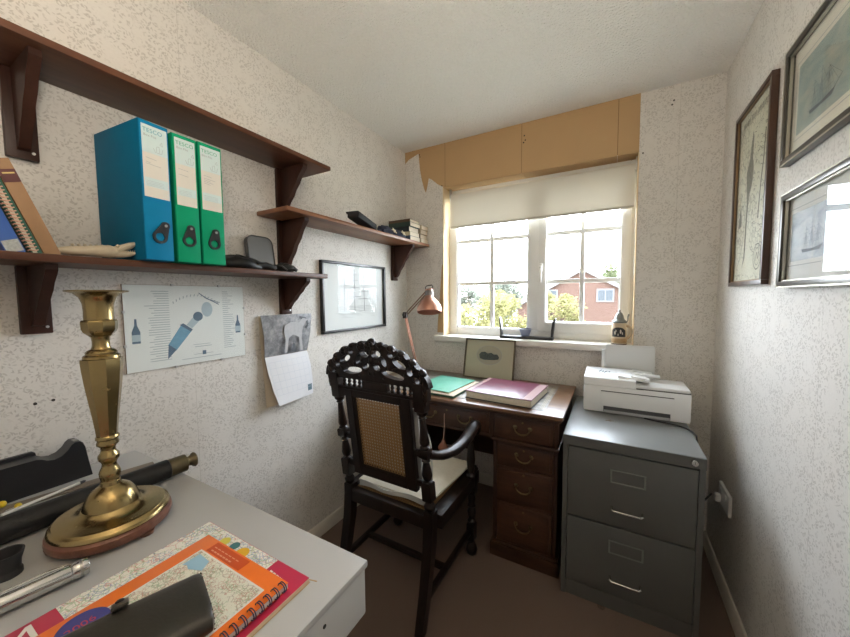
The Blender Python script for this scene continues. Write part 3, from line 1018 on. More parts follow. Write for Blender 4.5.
lump(mb, (0.150, -0.475, sz + 0.016), 0.032, 0.07, 0.034, 12, floor=sz, amp=0.4)
lump(mb, (0.150, -0.345, sz + 0.018), 0.03, 0.085, 0.03, 15, floor=sz, amp=0.35)
part(t, 'folds', mb, m_navy, True, 60)
def star(c, r):
    pts = []
    for k in range(10):
        rr = r if k % 2 == 0 else r * 0.45
        pts.append((rr * math.sin(k * PI / 5), rr * math.cos(k * PI / 5)))
    return MB().prism(pts, c, (0, 1, 0), (-0.55, 0, 0.83), (0.004, 0, 0.0025))
part(t, 'star_patch', star((0.188, -0.435, sz + 0.026), 0.022), m_cream, True, 20)
part(t, 'star_patch', star((0.187, -0.33, sz + 0.028), 0.022), m_cream, True, 20)

m_pages = plain('cream_pages', (0.62, 0.54, 0.42), 0.8)
def flat_book(label, x0, x1, y0, y1, z, h, col, group):
    t = thing('hardback_book', label, 'book', ((x0 + x1) / 2, (y0 + y1) / 2, z), group=group)
    mm = plain('book_cloth_%d' % (abs(hash(col)) % 9999), col, 0.6, var=0.1)
    part(t, 'page_block', MB().box(x0 + 0.003, x1 - 0.0005, y0 + 0.004, y1 - 0.003, z + 0.0022, z + h - 0.0022), m_pages, True)
    part(t, 'cover', MB().box(x0, x1, y0, y1, z, z + 0.0022).box(x0, x1, y0, y1, z + h - 0.0022, z + h).box(x0, x1, y0, y0 + 0.003, z, z + h), mm, True)
z = sz
near = [(0.029, (0.03, 0.05, 0.09), 'bottom book of the near stack on the middle shelf, navy'), (0.029, (0.42, 0.36, 0.24), 'second book up in the near stack, buff covers'),
        (0.032, (0.02, 0.03, 0.035), 'third book up in the near stack, black and thick'), (0.028, (0.03, 0.06, 0.05), 'fourth book up in the near stack, dark green'),
        (0.020, (0.12, 0.07, 0.04), 'top book of the near stack, thin and brown')]
for i, (h, c, lb) in enumerate(near):
    flat_book(lb, 0.010 + 0.006 * (i % 2), 0.186 - 0.006 * ((i * 7) % 3), -0.245 + 0.004 * ((i * 5) % 3), -0.118 + 0.004 * (i % 2), z + 0.0003, h, c, 'books stacked on the middle shelf')
    z += h + 0.0004
z = sz
far = [(0.031, (0.40, 0.34, 0.22), 'bottom book of the far stack by the window wall'), (0.029, (0.10, 0.05, 0.03), 'second book up in the far stack, brown covers'),
       (0.030, (0.35, 0.28, 0.17), 'third book up in the far stack, tan covers'), (0.028, (0.46, 0.38, 0.25), 'top book of the far stack by the window wall')]
for i, (h, c, lb) in enumerate(far):
    flat_book(lb, 0.04, 0.190 - 0.005 * ((i * 5) % 3), -0.107 + 0.004 * (i % 2), -0.008, z + 0.0003, h, c, 'books stacked on the middle shelf')
    z += h + 0.0004

# ------------------------------------------------------------------ pictures on the left wall
m_eglass = glass_mat('etching_glass', (0.985, 0.99, 0.99), 0.2)
m_pglass = glass_mat('picture_glass', (0.985, 0.99, 0.99), 0.42)
# clip-framed wine poster
y0, y1, z0, z1 = -1.692, -1.292, 1.044, 1.333
t = thing('clip_frame_poster', 'frameless clip-glass poster of a tilted wine bottle among lines of text', 'poster', (0.004, (y0 + y1) / 2, z0))
part(t, 'backing_board', MB().box(0.001, 0.0045, y0, y1, z0, z1), plain('hardboard', (0.25, 0.16, 0.09), 0.8), True)
part(t, 'print_sheet', MB().box(0.0045, 0.0052, y0 + 0.001, y1 - 0.001, z0 + 0.001, z1 - 0.001), plain('poster_paper', (0.78, 0.81, 0.79), 0.7, var=0.02), True)
wi, he = y1 - y0, z1 - z0
PO = (0.0053, y0, z0)
m_steelblue = plain('poster_slate_blue', (0.10, 0.16, 0.23), 0.6)
m_midblue = plain('poster_mid_blue', (0.16, 0.34, 0.47), 0.6, var=0.25, scale=90)
m_softblue = plain('poster_pale_blue', (0.42, 0.52, 0.57), 0.6)
rnd = random.Random(5)
d = Draw(PO, (0, 1, 0), (0, 0, 1), 0.0002)
for k in range(30):
    v_ = he - 0.022 - k * 0.0082
    a0 = 0.055 + rnd.random() * 0.03 if k > 4 else 0.045 + rnd.random() * 0.05
    if k > 9: a0 = max(a0, 0.065)
    d.line((a0, v_), (0.128, v_), 0.0019)
for k in range(28):
    v_ = he - 0.022 - k * 0.0082
    d.line((0.312, v_), (0.362 - rnd.random() * 0.03, v_), 0.0019)
d.line((0.16, 0.021), (0.30, 0.021), 0.0018).line((0.2, 0.034), (0.27, 0.034), 0.0015).line((0.205, 0.062), (0.265, 0.062), 0.002).line((0.2, 0.07), (0.26, 0.07), 0.0015)
for k in range(14):        # arched heading
    a_ = PI * (0.72 - 0.44 * k / 13)
    d.line((0.215 + 0.115 * math.cos(a_) , 0.135 + 0.115 * math.sin(a_)), (0.215 + 0.122 * math.cos(a_ - 0.03), 0.135 + 0.122 * math.sin(a_ - 0.03)), 0.0028)
d.put(t, 'text_lines', plain('poster_grey_ink', (0.36, 0.41, 0.44), 0.7))
def bottle(d, cx, b, s):
    d.poly([(cx - 0.012 * s, b), (cx + 0.012 * s, b), (cx + 0.012 * s, b + 0.04 * s), (cx + 0.004 * s, b + 0.062 * s), (cx + 0.003 * s, b + 0.085 * s), (cx - 0.003 * s, b + 0.085 * s), (cx - 0.004 * s, b + 0.062 * s), (cx - 0.012 * s, b + 0.04 * s)])
d = Draw(PO, (0, 1, 0), (0, 0, 1), 0.0003)
bottle(d, 0.030, 0.095, 0.95)
bottle(d, 0.371, 0.10, 0.85)
d.poly([(0.116, 0.03), (0.144, 0.06), (0.120, 0.082)])
d.disc((0.220, 0.175), 0.017)
d.path([(0.226, 0.262), (0.248, 0.245), (0.298, 0.218)], 0.003).path([(0.226, 0.262), (0.253, 0.24), (0.302, 0.225)], 0.002)
d.poly([(0.158, 0.147), (0.170, 0.152), (0.200, 0.128), (0.194, 0.12)])
d.poly([(0.230, 0.03), (0.243, 0.03), (0.243, 0.045), (0.230, 0.045)])
d.put(t, 'bottle_shapes', m_steelblue)
d = Draw(PO, (0, 1, 0), (0, 0, 1), 0.00025)
d.poly([(0.118, 0.078), (0.142, 0.056), (0.198, 0.125), (0.166, 0.152)])
d.put(t, 'bottle_body', m_midblue)
d = Draw(PO, (0, 1, 0), (0, 0, 1), 0.00022)
d.poly([(0.180, 0.146), (0.198, 0.132), (0.226, 0.16), (0.208, 0.178)])
d.disc((0.253, 0.20), 0.02, ry=0.028)
for cx, b in ((0.030, 0.102), (0.371, 0.106)):
    d.lift = 0.0004
    d.poly([(cx - 0.0113, b), (cx + 0.0113, b), (cx + 0.0113, b + 0.022), (cx - 0.0113, b + 0.022)])
d.put(t, 'bottle_highlights', m_softblue)
part(t, 'glass', MB().box(0.0066, 0.0082, y0, y1, z0, z1), m_eglass, True, 0)
for yy, zz in ((0.14, 1), (0.30, 1), (0.14, 0), (0.30, 0)):
    z = z1 if zz else z0
    part(t, 'clip', MB().box(0.001, 0.0092, y0 + yy - 0.004, y0 + yy + 0.004, z - 0.004, z + 0.004, 0.001), m_steel, True)
for yy in (y0, y1):
    for zz in (z0 + 0.09, z0 + 0.20):
        part(t, 'clip', MB().box(0.001, 0.0092, yy - 0.004, yy + 0.004, zz - 0.004, zz + 0.004, 0.001), m_steel, True)

def framed(name, label, side, a0, a1, z0, z1, fw, fd, m_frame, m_mount, cat='picture', glass=True, lip=None, tilt=0.0):
    """framed picture on a side wall; a = y. returns root and a Draw factory in metres from the lower left of the mount"""
    s = 1 if side == 'left' else -1
    X = 0.001 if side == 'left' else W - 0.001
    t = thing(name, label, cat, (X, (a0 + a1) / 2, z0))
    def bx(d0, d1, p, q, r, u, b=0):
        return MB().box(X + s * d0, X + s * d1, p, q, r, u, b)
    for p, q, r, u in ((a0, a1, z0, z0 + fw), (a0, a1, z1 - fw, z1)):
        part(t, 'frame_rail', bx(0, fd, p, q, r, u, 0.002), m_frame, True)
    for p, q, r, u in ((a0, a0 + fw, z0 + fw, z1 - fw), (a1 - fw, a1, z0 + fw, z1 - fw)):
        part(t, 'frame_stile', bx(0, fd, p, q, r, u, 0.002), m_frame, True)
    if lip:
        e = 0.004
        part(t, 'frame_slip', bx(fd * 0.45, fd * 0.75, a0 + fw - 0.001, a1 - fw + 0.001, z0 + fw, z0 + fw + e).box(X + s * fd * 0.45, X + s * fd * 0.75, a0 + fw, a1 - fw, z1 - fw - e, z1 - fw)
             .box(X + s * fd * 0.45, X + s * fd * 0.75, a0 + fw, a0 + fw + e, z0 + fw, z1 - fw).box(X + s * fd * 0.45, X + s * fd * 0.75, a1 - fw - e, a1 - fw, z0 + fw, z1 - fw), lip, True)
    part(t, 'mount', bx(0.002, 0.005, a0 + fw * 0.6, a1 - fw * 0.6, z0 + fw * 0.6, z1 - fw * 0.6), m_mount, True)
    if glass:
        part(t, 'glass', bx(fd * 0.55, fd * 0.55 + 0.002, a0 + fw * 0.8, a1 - fw * 0.8, z0 + fw * 0.8, z1 - fw * 0.8), m_eglass if side == 'left' else m_pglass, True, 0)
    if side == 'left':
        mk = lambda lift: Draw((X + 0.005, a0 + fw, z0 + fw), (0, 1, 0), (0, 0, 1), lift)
    else:
        mk = lambda lift: Draw((X - 0.005, a1 - fw, z0 + fw), (0, -1, 0), (0, 0, 1), lift)
    return t, mk

def ship(d, cx, b, s, hull=True, k_=1.0):
    """three-masted ship in strokes"""
    L = 0.16 * s
    if hull:
        d.poly([(cx - L, b + 0.028 * s), (cx - L * 0.9, b), (cx + L * 0.78, b), (cx + L, b + 0.034 * s), (cx, b + 0.02 * s)])
    else:
        for f in (0.0, 0.35, 0.7, 1.0):
            d.line((cx - L * (0.9 + 0.1 * f), b + 0.026 * s * f), (cx + L * (0.78 + 0.2 * f), b + 0.03 * s * f), 0.0016)
    tops = []
    for mx, hgt in ((-0.6, 0.20), (-0.05, 0.245), (0.5, 0.21)):
        x = cx + L * mx
        d.line((x, b), (x, b + hgt * s), (0.0022 * s + 0.0003) * k_)
        tops.append((x, b + hgt * s))
        for k, f in enumerate((0.34, 0.56, 0.74, 0.88)):
            hw = (0.055 - 0.011 * k) * s
            d.line((x - hw, b + hgt * s * f), (x + hw, b + hgt * s * f + 0.003 * s), (0.0014 * s + 0.0002) * k_)
        for e in (-1, 1):
            for q in (0.3, 0.45):
                d.line((x + e * q * L * 0.45, b + 0.024 * s), (x, b + hgt * s * 0.75), 0.0006)
    d.line((cx + L * 0.9, b + 0.03 * s), (cx + L * 1.42, b + 0.075 * s), 0.0018)
    for f in (0.95, 1.2, 1.42):
        d.line((cx + L * f, b + 0.035 * s + (f - 0.95) * 0.085 * s), (tops[2][0], tops[2][1] * 0.94 + b * 0.06), 0.0006)
    for p, q in zip(tops, tops[1:]):
        d.line(p, (q[0], b + 0.09 * s), 0.0006)
    return d

m_blackframe = plain('black_painted_frame', (0.012, 0.012, 0.013), 0.3)
m_mountgrey = plain('pale_grey_paper', (0.74, 0.76, 0.75), 0.7, var=0.02)
t, mk = framed('ship_etching', 'black-framed etching of a three-masted ship on the left wall', 'left', -0.866, -0.300, 1.09, 1.485, 0.014, 0.022, m_blackframe, m_mountgrey)
d = mk(0.0002)
ship(d, 0.265, 0.10, 1.0, False, 2.0)
for k in range(22):
    rr = random.Random(k)
    u_ = 0.06 + rr.random() * 0.36
    d.line((u_, 0.06 + rr.random() * 0.045), (u_ + 0.03 + rr.random() * 0.05, 0.06 + rr.random() * 0.045), 0.0007)
d.put(t, 'ship_drawing', plain('etching_ink', (0.20, 0.215, 0.22), 0.7))

# calendar
y0, y1 = -1.224, -0.957
t = thing('wall_calendar', 'spiral wall calendar with a grey dog picture hanging below the shelf bracket', 'calendar', (0.004, -1.09, 0.79))
def sheet(rows, mat, name, th=0.0007):
    """rows: list of (z, x_left, x_mid, x_right, y_left, y_right)"""
    nu = 8
    vs, fs = [], []
    for z, xl, xm, xr, yl, yr in rows:
        for i in range(nu + 1):
            f = i / nu
            x = xl * (1 - f) * (1 - 2 * f) + xm * 4 * f * (1 - f) + xr * f * (2 * f - 1)
            vs.append((x, yl + (yr - yl) * f, z + (0.012 * (f - 0.5) * 0 )))
    m = nu + 1
    for r in range(len(rows) - 1):
        for i in range(nu):
            fs.append((r * m + i, r * m + i + 1, (r + 1) * m + i + 1, (r + 1) * m + i))
    k = len(vs)
    vs2 = vs + [(x - th, y, z) for x, y, z in vs]
    fs2 = fs + [tuple(q + k for q in f[::-1]) for f in fs]
    nb = len(rows)
    for i in range(nu):
        fs2 += [(i + 1, i, i + k, i + 1 + k), ((nb - 1) * m + i, (nb - 1) * m + i + 1, (nb - 1) * m + i + 1 + k, (nb - 1) * m + i + k)]
    for r in range(nb - 1):
        fs2 += [(r * m, (r + 1) * m, (r + 1) * m + k, r * m + k), ((r + 1) * m + nu, r * m + nu, r * m + nu + k, (r + 1) * m + nu + k)]
    return part(t, name, MB().add(vs2, fs2), mat, True, 50)
nn = N('dog_photo_print')
v = nn.coords()
nn.bsdf(nn.ramp(nn.noise(v, 30, 6, 0.7), [(0.25, (0.07, 0.075, 0.085)), (0.5, (0.24, 0.245, 0.26)), (0.75, (0.48, 0.48, 0.48))]), 0.4)
m_white_paper = plain('white_page', (0.74, 0.75, 0.78), 0.6, var=0.02)
sheet([(1.205, 0.006, 0.008, 0.010, y0 - 0.002, y1 - 0.01), (1.10, 0.010, 0.012, 0.012, y0 - 0.002, y1 - 0.004), (0.79, 0.006, 0.008, 0.008, y0 + 0.02, y1 - 0.02)], m_pages, 'back_sheet')
sheet([(1.208, 0.014, 0.030, 0.034, y0, y1), (1.19, 0.018, 0.034, 0.036, y0 + 0.002, y1 - 0.001), (1.11, 0.028, 0.036, 0.032, y0 + 0.006, y1 - 0.008), (1.022, 0.020, 0.022, 0.020, y0 + 0.01, y1 - 0.02)], nn.m, 'picture_page')
sheet([(1.021, 0.020, 0.022, 0.020, y0 + 0.01, y1 - 0.02), (0.95, 0.030, 0.036, 0.034, y0 + 0.018, y1 - 0.012), (0.87, 0.045, 0.046, 0.038, y0 + 0.03, y1 - 0.006), (0.80, 0.062, 0.05, 0.036, y0 + 0.045, y1 - 0.004)], m_white_paper, 'month_page')
d = Draw((0.0385, y0, 1.022), (0, 1, 0), (0, 0, 1), 0.0)
dog = [(0.10, 0.01), (0.108, 0.07), (0.10, 0.105), (0.105, 0.135), (0.14, 0.150), (0.185, 0.145), (0.21, 0.165), (0.24, 0.158), (0.222, 0.14), (0.208, 0.12), (0.20, 0.07), (0.205, 0.01), (0.192, 0.01), (0.184, 0.075), (0.15, 0.09), (0.125, 0.075), (0.114, 0.01)]
d.poly(dog)
d.put(t, 'dog_picture', plain('dog_pale_grey', (0.42, 0.42, 0.43), 0.5, var=0.2, scale=70))
d = Draw((0.0385, y0, 1.022), (0, 1, 0), (0, 0, 1), -0.0003)
d.poly([(0.14, 0.01), (0.15, 0.05), (0.16, 0.045), (0.165, 0.01)])
d.path([(0.19, 0.17), (0.23, 0.16), (0.24, 0.13), (0.225, 0.115)], 0.012)
d.put(t, 'dark_branches', plain('photo_dark', (0.07, 0.075, 0.085), 0.5))
MROWS = [(1.021, 0.020, 0.022, 0.020, y0 + 0.01, y1 - 0.02), (0.95, 0.030, 0.036, 0.034, y0 + 0.018, y1 - 0.012), (0.87, 0.045, 0.046, 0.038, y0 + 0.03, y1 - 0.006), (0.80, 0.062, 0.05, 0.036, y0 + 0.045, y1 - 0.004)]
def on_page(f, g, lift=0.0006):
    """point on the month page: f across, g from top (0) to bottom (1)"""
    q_ = min(2, int(g * 3))
    h_ = g * 3 - q_
    r_ = [p + (o_ - p) * h_ for p, o_ in zip(MROWS[q_], MROWS[q_ + 1])]
    k_ = f * 8
    i_ = min(7, int(k_))
    def xx(f_): return r_[1] * (1 - f_) * (1 - 2 * f_) + r_[2] * 4 * f_ * (1 - f_) + r_[3] * f_ * (2 * f_ - 1)
    x = xx(i_ / 8) + (xx((i_ + 1) / 8) - xx(i_ / 8)) * (k_ - i_)
    return (x + lift, r_[4] + (r_[5] - r_[4]) * f, r_[0])
def page_patch(f0, f1, g0, g1, nf, ng):
    mb_ = MB()
    for i in range(nf):
        for k in range(ng):
            c_ = [(f0 + (f1 - f0) * a_ / nf, g0 + (g1 - g0) * b_ / ng) for a_, b_ in ((i, k), (i + 1, k), (i + 1, k + 1), (i, k + 1))]
            mb_.add([on_page(*q_) for q_ in c_], [(0, 1, 2, 3)])
    return mb_
mb = MB()
for k in range(6):
    g = 0.12 + k * 0.135
    p_ = page_patch(0.05, 0.93, g, g + 0.005, 16, 1)
    mb.add(p_.v, p_.f)
for k in range(8):
    f = 0.05 + k * 0.1255
    p_ = page_patch(f, f + 0.004, 0.12, 0.795, 1, 12)
    mb.add(p_.v, p_.f)
part(t, 'date_grid', mb, plain('faint_blue_grid', (0.58, 0.62, 0.68), 0.6), True, 0, kind='stuff')
part(t, 'corner_stamp', page_patch(0.84, 0.965, 0.74, 0.89, 4, 4), plain('stamp_blue_grey', (0.12, 0.19, 0.23), 0.5), True, 0)
part(t, 'hanging_nail', MB().cyl((0.0005, -1.09, 1.206), (0.016, -1.09, 1.209), 0.002, 8), m_steel, True)

# ------------------------------------------------------------------ roller blind
n = N('cream_blind_cloth')
v = n.coords()
c = n.mix(n.noise(v, 3, 3), (0.73, 0.705, 0.64), (0.79, 0.765, 0.70))
bs = n.bsdf(c, 0.85, 0, 0.1)
tr = n.new('ShaderNodeBsdfTranslucent')
n.link(c, tr.inputs[0])
mx = n.new('ShaderNodeMixShader')
mx.inputs[0].default_value = 0.18
n.link(bs.outputs[0], mx.inputs[1]); n.link(tr.outputs[0], mx.inputs[2]); n.link(mx.outputs[0], n.out.inputs[0])
m_blind = n.m
bx0, bx1, by = 0.345, 1.446, 0.066
bt = thing('roller_blind', 'cream roller blind pulled a third of the way down the window', 'blind', (0.885, by, 1.77))
part(bt, 'roller', MB().cyl((bx0 - 0.004, by, 1.990), (bx1 + 0.003, by, 1.990), 0.017, 20), m_blind, True)
part(bt, 'fabric', MB().box(bx0, bx1, by - 0.0175, by - 0.0165, 1.775, 1.990), m_blind, True, 0)
part(bt, 'bottom_bar', MB().box(bx0, bx1, by - 0.023, by - 0.011, 1.764, 1.779, 0.003), plain('grey_cream_bar', (0.55, 0.52, 0.46), 0.5), True)
for x in (bx0 - 0.011, bx1 + 0.0035):
    part(bt, 'bracket', MB().box(x, x + 0.006, by - 0.018, by + 0.018, 1.972, 2.039, 0.002), m_steel, True)
mb = MB()
for s in (-0.008, 0.008):
    for k in range(70):
        mb.ball((bx1 + 0.0085, by - 0.035 + s, 2.0 - k * 0.009), 0.0026, n=6)
part(bt, 'bead_chain', mb, plain('white_beads', (0.72, 0.70, 0.66), 0.4), True, kind='stuff')

# ------------------------------------------------------------------ white desk in the foreground
m_wdesk = plain('white_desk_laminate', (0.42, 0.42, 0.41), 0.38, var=0.05, scale=4)
m_wdesk2 = plain('white_desk_panel', (0.46, 0.46, 0.445), 0.45, var=0.05, scale=4)
DZ = 0.79
dx0, dx1, dy0, dy1 = 0.004, 0.968, -2.45, -1.682
t = thing('white_desk', 'white laminate desk in the foreground carrying a candlestick and road atlases', 'desk', (0.49, -2.06, 0))
part(t, 'top', MB().box(dx0, dx1, dy0, dy1, DZ - 0.013, DZ, 0.003), m_wdesk, True)
part(t, 'side_panel', MB().box(dx1 - 0.03, dx1 - 0.004, dy0 + 0.01, dy1 - 0.003, DZ - 0.105, DZ - 0.013, 0.004), m_wdesk2, True)
part(t, 'side_panel', MB().box(dx0 + 0.01, dx0 + 0.03, dy0 + 0.01, dy1 - 0.009, DZ - 0.105, DZ - 0.013, 0.004), m_wdesk2, True)
part(t, 'rear_panel', MB().box(dx0 + 0.03, dx1 - 0.03, dy1 - 0.03, dy1 - 0.004, DZ - 0.105, DZ - 0.013, 0.004), m_wdesk2, True)
part(t, 'front_panel', MB().box(dx0 + 0.03, dx1 - 0.03, dy0 + 0.01, dy0 + 0.03, DZ - 0.105, DZ - 0.013, 0.004), m_wdesk2, True)
for x in (dx0 + 0.03, 0.28):
    for y in (dy0 + 0.03, dy1 - 0.07):
        part(t, 'leg', MB().box(x, x + 0.04, y, y + 0.04, 0, DZ - 0.013, 0.003), m_wdesk2, True)
part(t, 'screw_hole', MB().cyl((dx1 - 0.0042, -1.789, 0.752), (dx1 - 0.0030, -1.789, 0.752), 0.0034, 12), m_dark, True)

# ------------------------------------------------------------------ brass candlestick
n = N('worn_brass')
v = n.coords()
nz = n.noise(v, 18, 4)
c = n.mix(nz, (0.28, 0.205, 0.09), (0.37, 0.275, 0.125))
n.bsdf(c, n.ramp(n.noise(v, 40, 3), [(0.3, 0.21), (0.7, 0.28)]), 1.0)
m_brass = n.m
m_walnut = wood('reddish_base_wood', (0.10, 0.035, 0.02), (0.22, 0.09, 0.055), 'x', 0.35, 20)
CX, CY = 0.428, -1.876
cs = thing('brass_candlestick', 'tall brass candlestick with octagonal stem on a wooden foot', 'candlestick', (CX, CY, DZ))
part(cs, 'wooden_foot', MB().lathe([(0, 0.008), (0.092, 0.008), (0.099, 0.010), (0.102, 0.018), (0.101, 0.026), (0.096, 0.030), (0, 0.030)], 48), m_walnut)
for k in range(3):
    a_ = 0.3 + k * 2 * PI / 3
    part(cs, 'foot', MB().lathe([(0.012, 0), (0.014, 0.008), (0, 0.008)], 10, Matrix.Translation((0.088 * math.cos(a_), 0.088 * math.sin(a_), 0))), m_walnut)
part(cs, 'base', MB().lathe([(0.096, 0.030), (0.0985, 0.033), (0.097, 0.038), (0.094, 0.041), (0.093, 0.0415), (0.090, 0.045), (0.084, 0.0465), (0.070, 0.047), (0.058, 0.051), (0.051, 0.056), (0.049, 0.059), (0.047, 0.060),
     (0.045, 0.068), (0.040, 0.080), (0.033, 0.090), (0.025, 0.096), (0.020, 0.099), (0.0175, 0.101), (0.0165, 0.108)], 48), m_brass)
part(cs, 'lower_stem', MB().lathe([(0.0165, 0.108), (0.0155, 0.110), (0.0160, 0.114), (0.0175, 0.120), (0.0178, 0.127), (0.0160, 0.133), (0.0128, 0.140), (0.0120, 0.146), (0.0135, 0.151), (0.0172, 0.156), (0.0180, 0.161), (0.0172, 0.166),
     (0.0135, 0.171), (0.0120, 0.176), (0.0128, 0.182), (0.0155, 0.186), (0.0180, 0.188), (0.0185, 0.192), (0.0170, 0.196), (0.0172, 0.199), (0.0195, 0.201), (0.0195, 0.205), (0.0175, 0.208)], 32), m_brass)
part(cs, 'octagonal_stem', MB().lathe([(0.0175, 0.208), (0.0185, 0.222), (0.0215, 0.250), (0.0260, 0.286), (0.0300, 0.320), (0.0328, 0.350), (0.0338, 0.366), (0.0335, 0.372), (0.029, 0.373)], 8, phase=PI / 8 + 0.25), m_brass, smooth=20)
part(cs, 'collar', MB().lathe([(0.030, 0.373), (0.0295, 0.378), (0.0250, 0.381), (0.0255, 0.385), (0.0225, 0.389), (0.0165, 0.392), (0.0140, 0.398), (0.0140, 0.408), (0.0150, 0.416), (0.0185, 0.420)], 32), m_brass)
part(cs, 'octagonal_knop', MB().lathe([(0.0185, 0.420), (0.0255, 0.427), (0.0285, 0.434), (0.0290, 0.449), (0.0275, 0.452), (0.024, 0.453)], 8, phase=PI / 8 + 0.25), m_brass, smooth=20)
part(cs, 'nozzle', MB().lathe([(0.0240, 0.453), (0.0235, 0.470), (0.0245, 0.486), (0.0290, 0.499), (0.0370, 0.507), (0.0490, 0.5105), (0.0495, 0.513), (0.047, 0.5135), (0.034, 0.511), (0.0185, 0.503), (0.0160, 0.495), (0.0155, 0.470), (0.0, 0.468)], 32), m_brass)

# ------------------------------------------------------------------ telescope
m_brasso = plain('tarnished_brass', (0.17, 0.14, 0.085), 0.4, 1.0, var=0.25, scale=60)
tz = DZ + 0.0275
tel = thing('telescope', 'black leather telescope with tarnished brass eyepiece lying behind the candlestick', 'telescope', (0.28, -1.9, DZ))
D = Vector((0.018, 0.36, 0)).normalized()
P0 = Vector((0.304, -1.650, tz))
q = lambda s, dz=0: tuple(P0 - D * s + Vector((0, 0, dz)))
part(tel, 'barrel', MB().tube([q(0.066), q(0.068), q(0.25), q(0.42), q(0.60)], [0.0225, 0.0255, 0.0262, 0.0270, 0.0272], 28), m_leather, True)
part(tel, 'draw_tube', MB().tube([q(0.024), q(0.026), q(0.062), q(0.066)], [0.0190, 0.0236, 0.0240, 0.0240], 28), m_brasso, True)
part(tel, 'eyepiece', MB().tube([q(0), q(0.003), q(0.006), q(0.012), q(0.018), q(0.022), q(0.026)], [0.0190, 0.0205, 0.0195, 0.0140, 0.0125, 0.0150, 0.0150], 28), m_brasso, True)
part(tel, 'eye_lens', MB().tube([q(-0.0004), q(0.001)], [0.009, 0.009], 20), m_black, True)

# ------------------------------------------------------------------ black moulded holder
pr = [(-1.809, 0.0), (-1.815, 0.045), (-1.820, 0.085), (-1.824, 0.098), (-1.829, 0.103), (-1.840, 0.104), (-1.847, 0.099), (-1.854, 0.088), (-1.866, 0.077), (-1.880, 0.073), (-1.893, 0.076), (-1.903, 0.083), (-1.912, 0.086),
      (-1.98, 0.087), (-2.06, 0.086), (-2.12, 0.07), (-2.12, 0.0)]
t = thing('moulded_holder', 'black moulded holder with a curved notch against the wall', 'holder', (0.06, -1.96, DZ))
part(t, 'body', MB().prism(pr, (0.032, 0, DZ), (0, 1, 0), (0, 0, 1), (0.05, 0, 0)), m_black, True, 30)
part(t, 'rear_rib', MB().prism([(-1.90, 0.07), (-1.903, 0.09), (-1.908, 0.094), (-2.1, 0.094), (-2.1, 0.07)], (0.022, 0, DZ), (0, 1, 0), (0, 0, 1), (0.01, 0, 0)), m_black, True, 30)
part(t, 'worn_cap', MB().box(0.05, 0.07, -1.839, -1.829, DZ + 0.1038, DZ + 0.1052, 0.0005), plain('worn_grey', (0.25, 0.25, 0.24), 0.5), True)

# ------------------------------------------------------------------ pencils, ruler, pins
def rod(name, label, cat, p, q_, r, mat, tip=None, n_=6, tipmat=None, tl=0.012):
    t = thing(name, label, cat, tuple((Vector(p) + Vector(q_)) / 2 - Vector((0, 0, r))))
    d_ = (Vector(q_) - Vector(p)).normalized()
    part(t, 'shaft', MB().cyl(p, tuple(Vector(q_) - d_ * (tl if tip else 0)), r, n_), mat, True)
    if tip:
        part(t, 'tip', MB().tube([tuple(Vector(q_) - d_ * tl), tuple(Vector(q_) - d_ * tl * 0.3), q_], [r, r * tip, r * tip * 0.6], n_), tipmat or m_black, True)
    return t
m_whitepl = plain('white_pencil_paint', (0.66, 0.65, 0.60), 0.4)
m_ruler = wood('greyed_ruler_wood', (0.17, 0.135, 0.10), (0.27, 0.22, 0.17), 'y', 0.6, 10)
zr = DZ + 0.004
M = Matrix.Translation((0.140, -1.855, DZ)) @ Matrix.Rotation(-0.19, 4, 'Z')
t = thing('wooden_ruler', 'grey-brown wooden ruler lying beside the telescope', 'ruler', (0.140, -1.855, DZ))
part(t, 'strip', MB().box(-0.017, 0.017, -0.16, 0.16, 0.0003, 0.0035, 0.0006, M), m_ruler, True)
mb = MB()
for k in range(31):
    mb.box(0.017 - (0.006 if k % 5 else 0.010), 0.0169, -0.15 + k * 0.01, -0.1494 + k * 0.01, 0.0035, 0.0037, 0, M)
part(t, 'graduation_marks', mb, m_ink, True, kind='stuff')
M2 = Matrix.Translation((0.198, -1.70, DZ + 0.0035)) @ Matrix.Rotation(-0.19, 4, 'Z')
single('paper_strip', MB().box(-0.009, 0.009, -0.085, 0.085, 0.0003, 0.001, 0, M2), m_whitepl, 'white paper strip poking out behind the candlestick stem', 'paper')
rod('pencil', 'white pencil with black end on the ruler', 'pencil', (0.162, -1.985, DZ + 0.0085), (0.132, -1.838, DZ + 0.0085), 0.0038, m_whitepl, 0.9, 8)
rod('pencil', 'red pencil lying along the telescope', 'pencil', (0.205, -1.97, DZ + 0.004), (0.200, -1.80, DZ + 0.004), 0.0038, plain('red_paint', (0.28, 0.03, 0.03), 0.4), 0.6, 6)
rod('metal_scriber', 'thin dark metal rod poking out past the candlestick stem', 'rod', (0.245, -1.90, DZ + 0.003), (0.248, -1.674, DZ + 0.003), 0.0028, plain('dark_metal', (0.12, 0.10, 0.09), 0.4, 0.8), 0.6, 8)
m_yel = plain('yellow_plastic', (0.72, 0.50, 0.02), 0.35)
for lb, (x, y), r in (('larger yellow ball-headed pin at the frame edge', (0.108, -1.976), 0.008), ('smaller yellow ball-headed pin touching the pencil', (0.146, -1.958), 0.0065)):
    t = thing('map_pin', lb, 'pin', (x, y, DZ), group='yellow pins on the desk')
    zz = DZ + 0.004 + r
    part(t, 'head', MB().ball((x, y, zz), r, n=14), m_yel, True)
    part(t, 'needle', MB().cyl((x, y, zz), (x - 0.01, y - 0.018, DZ + 0.0045), 0.0006, 6), m_steel, True)

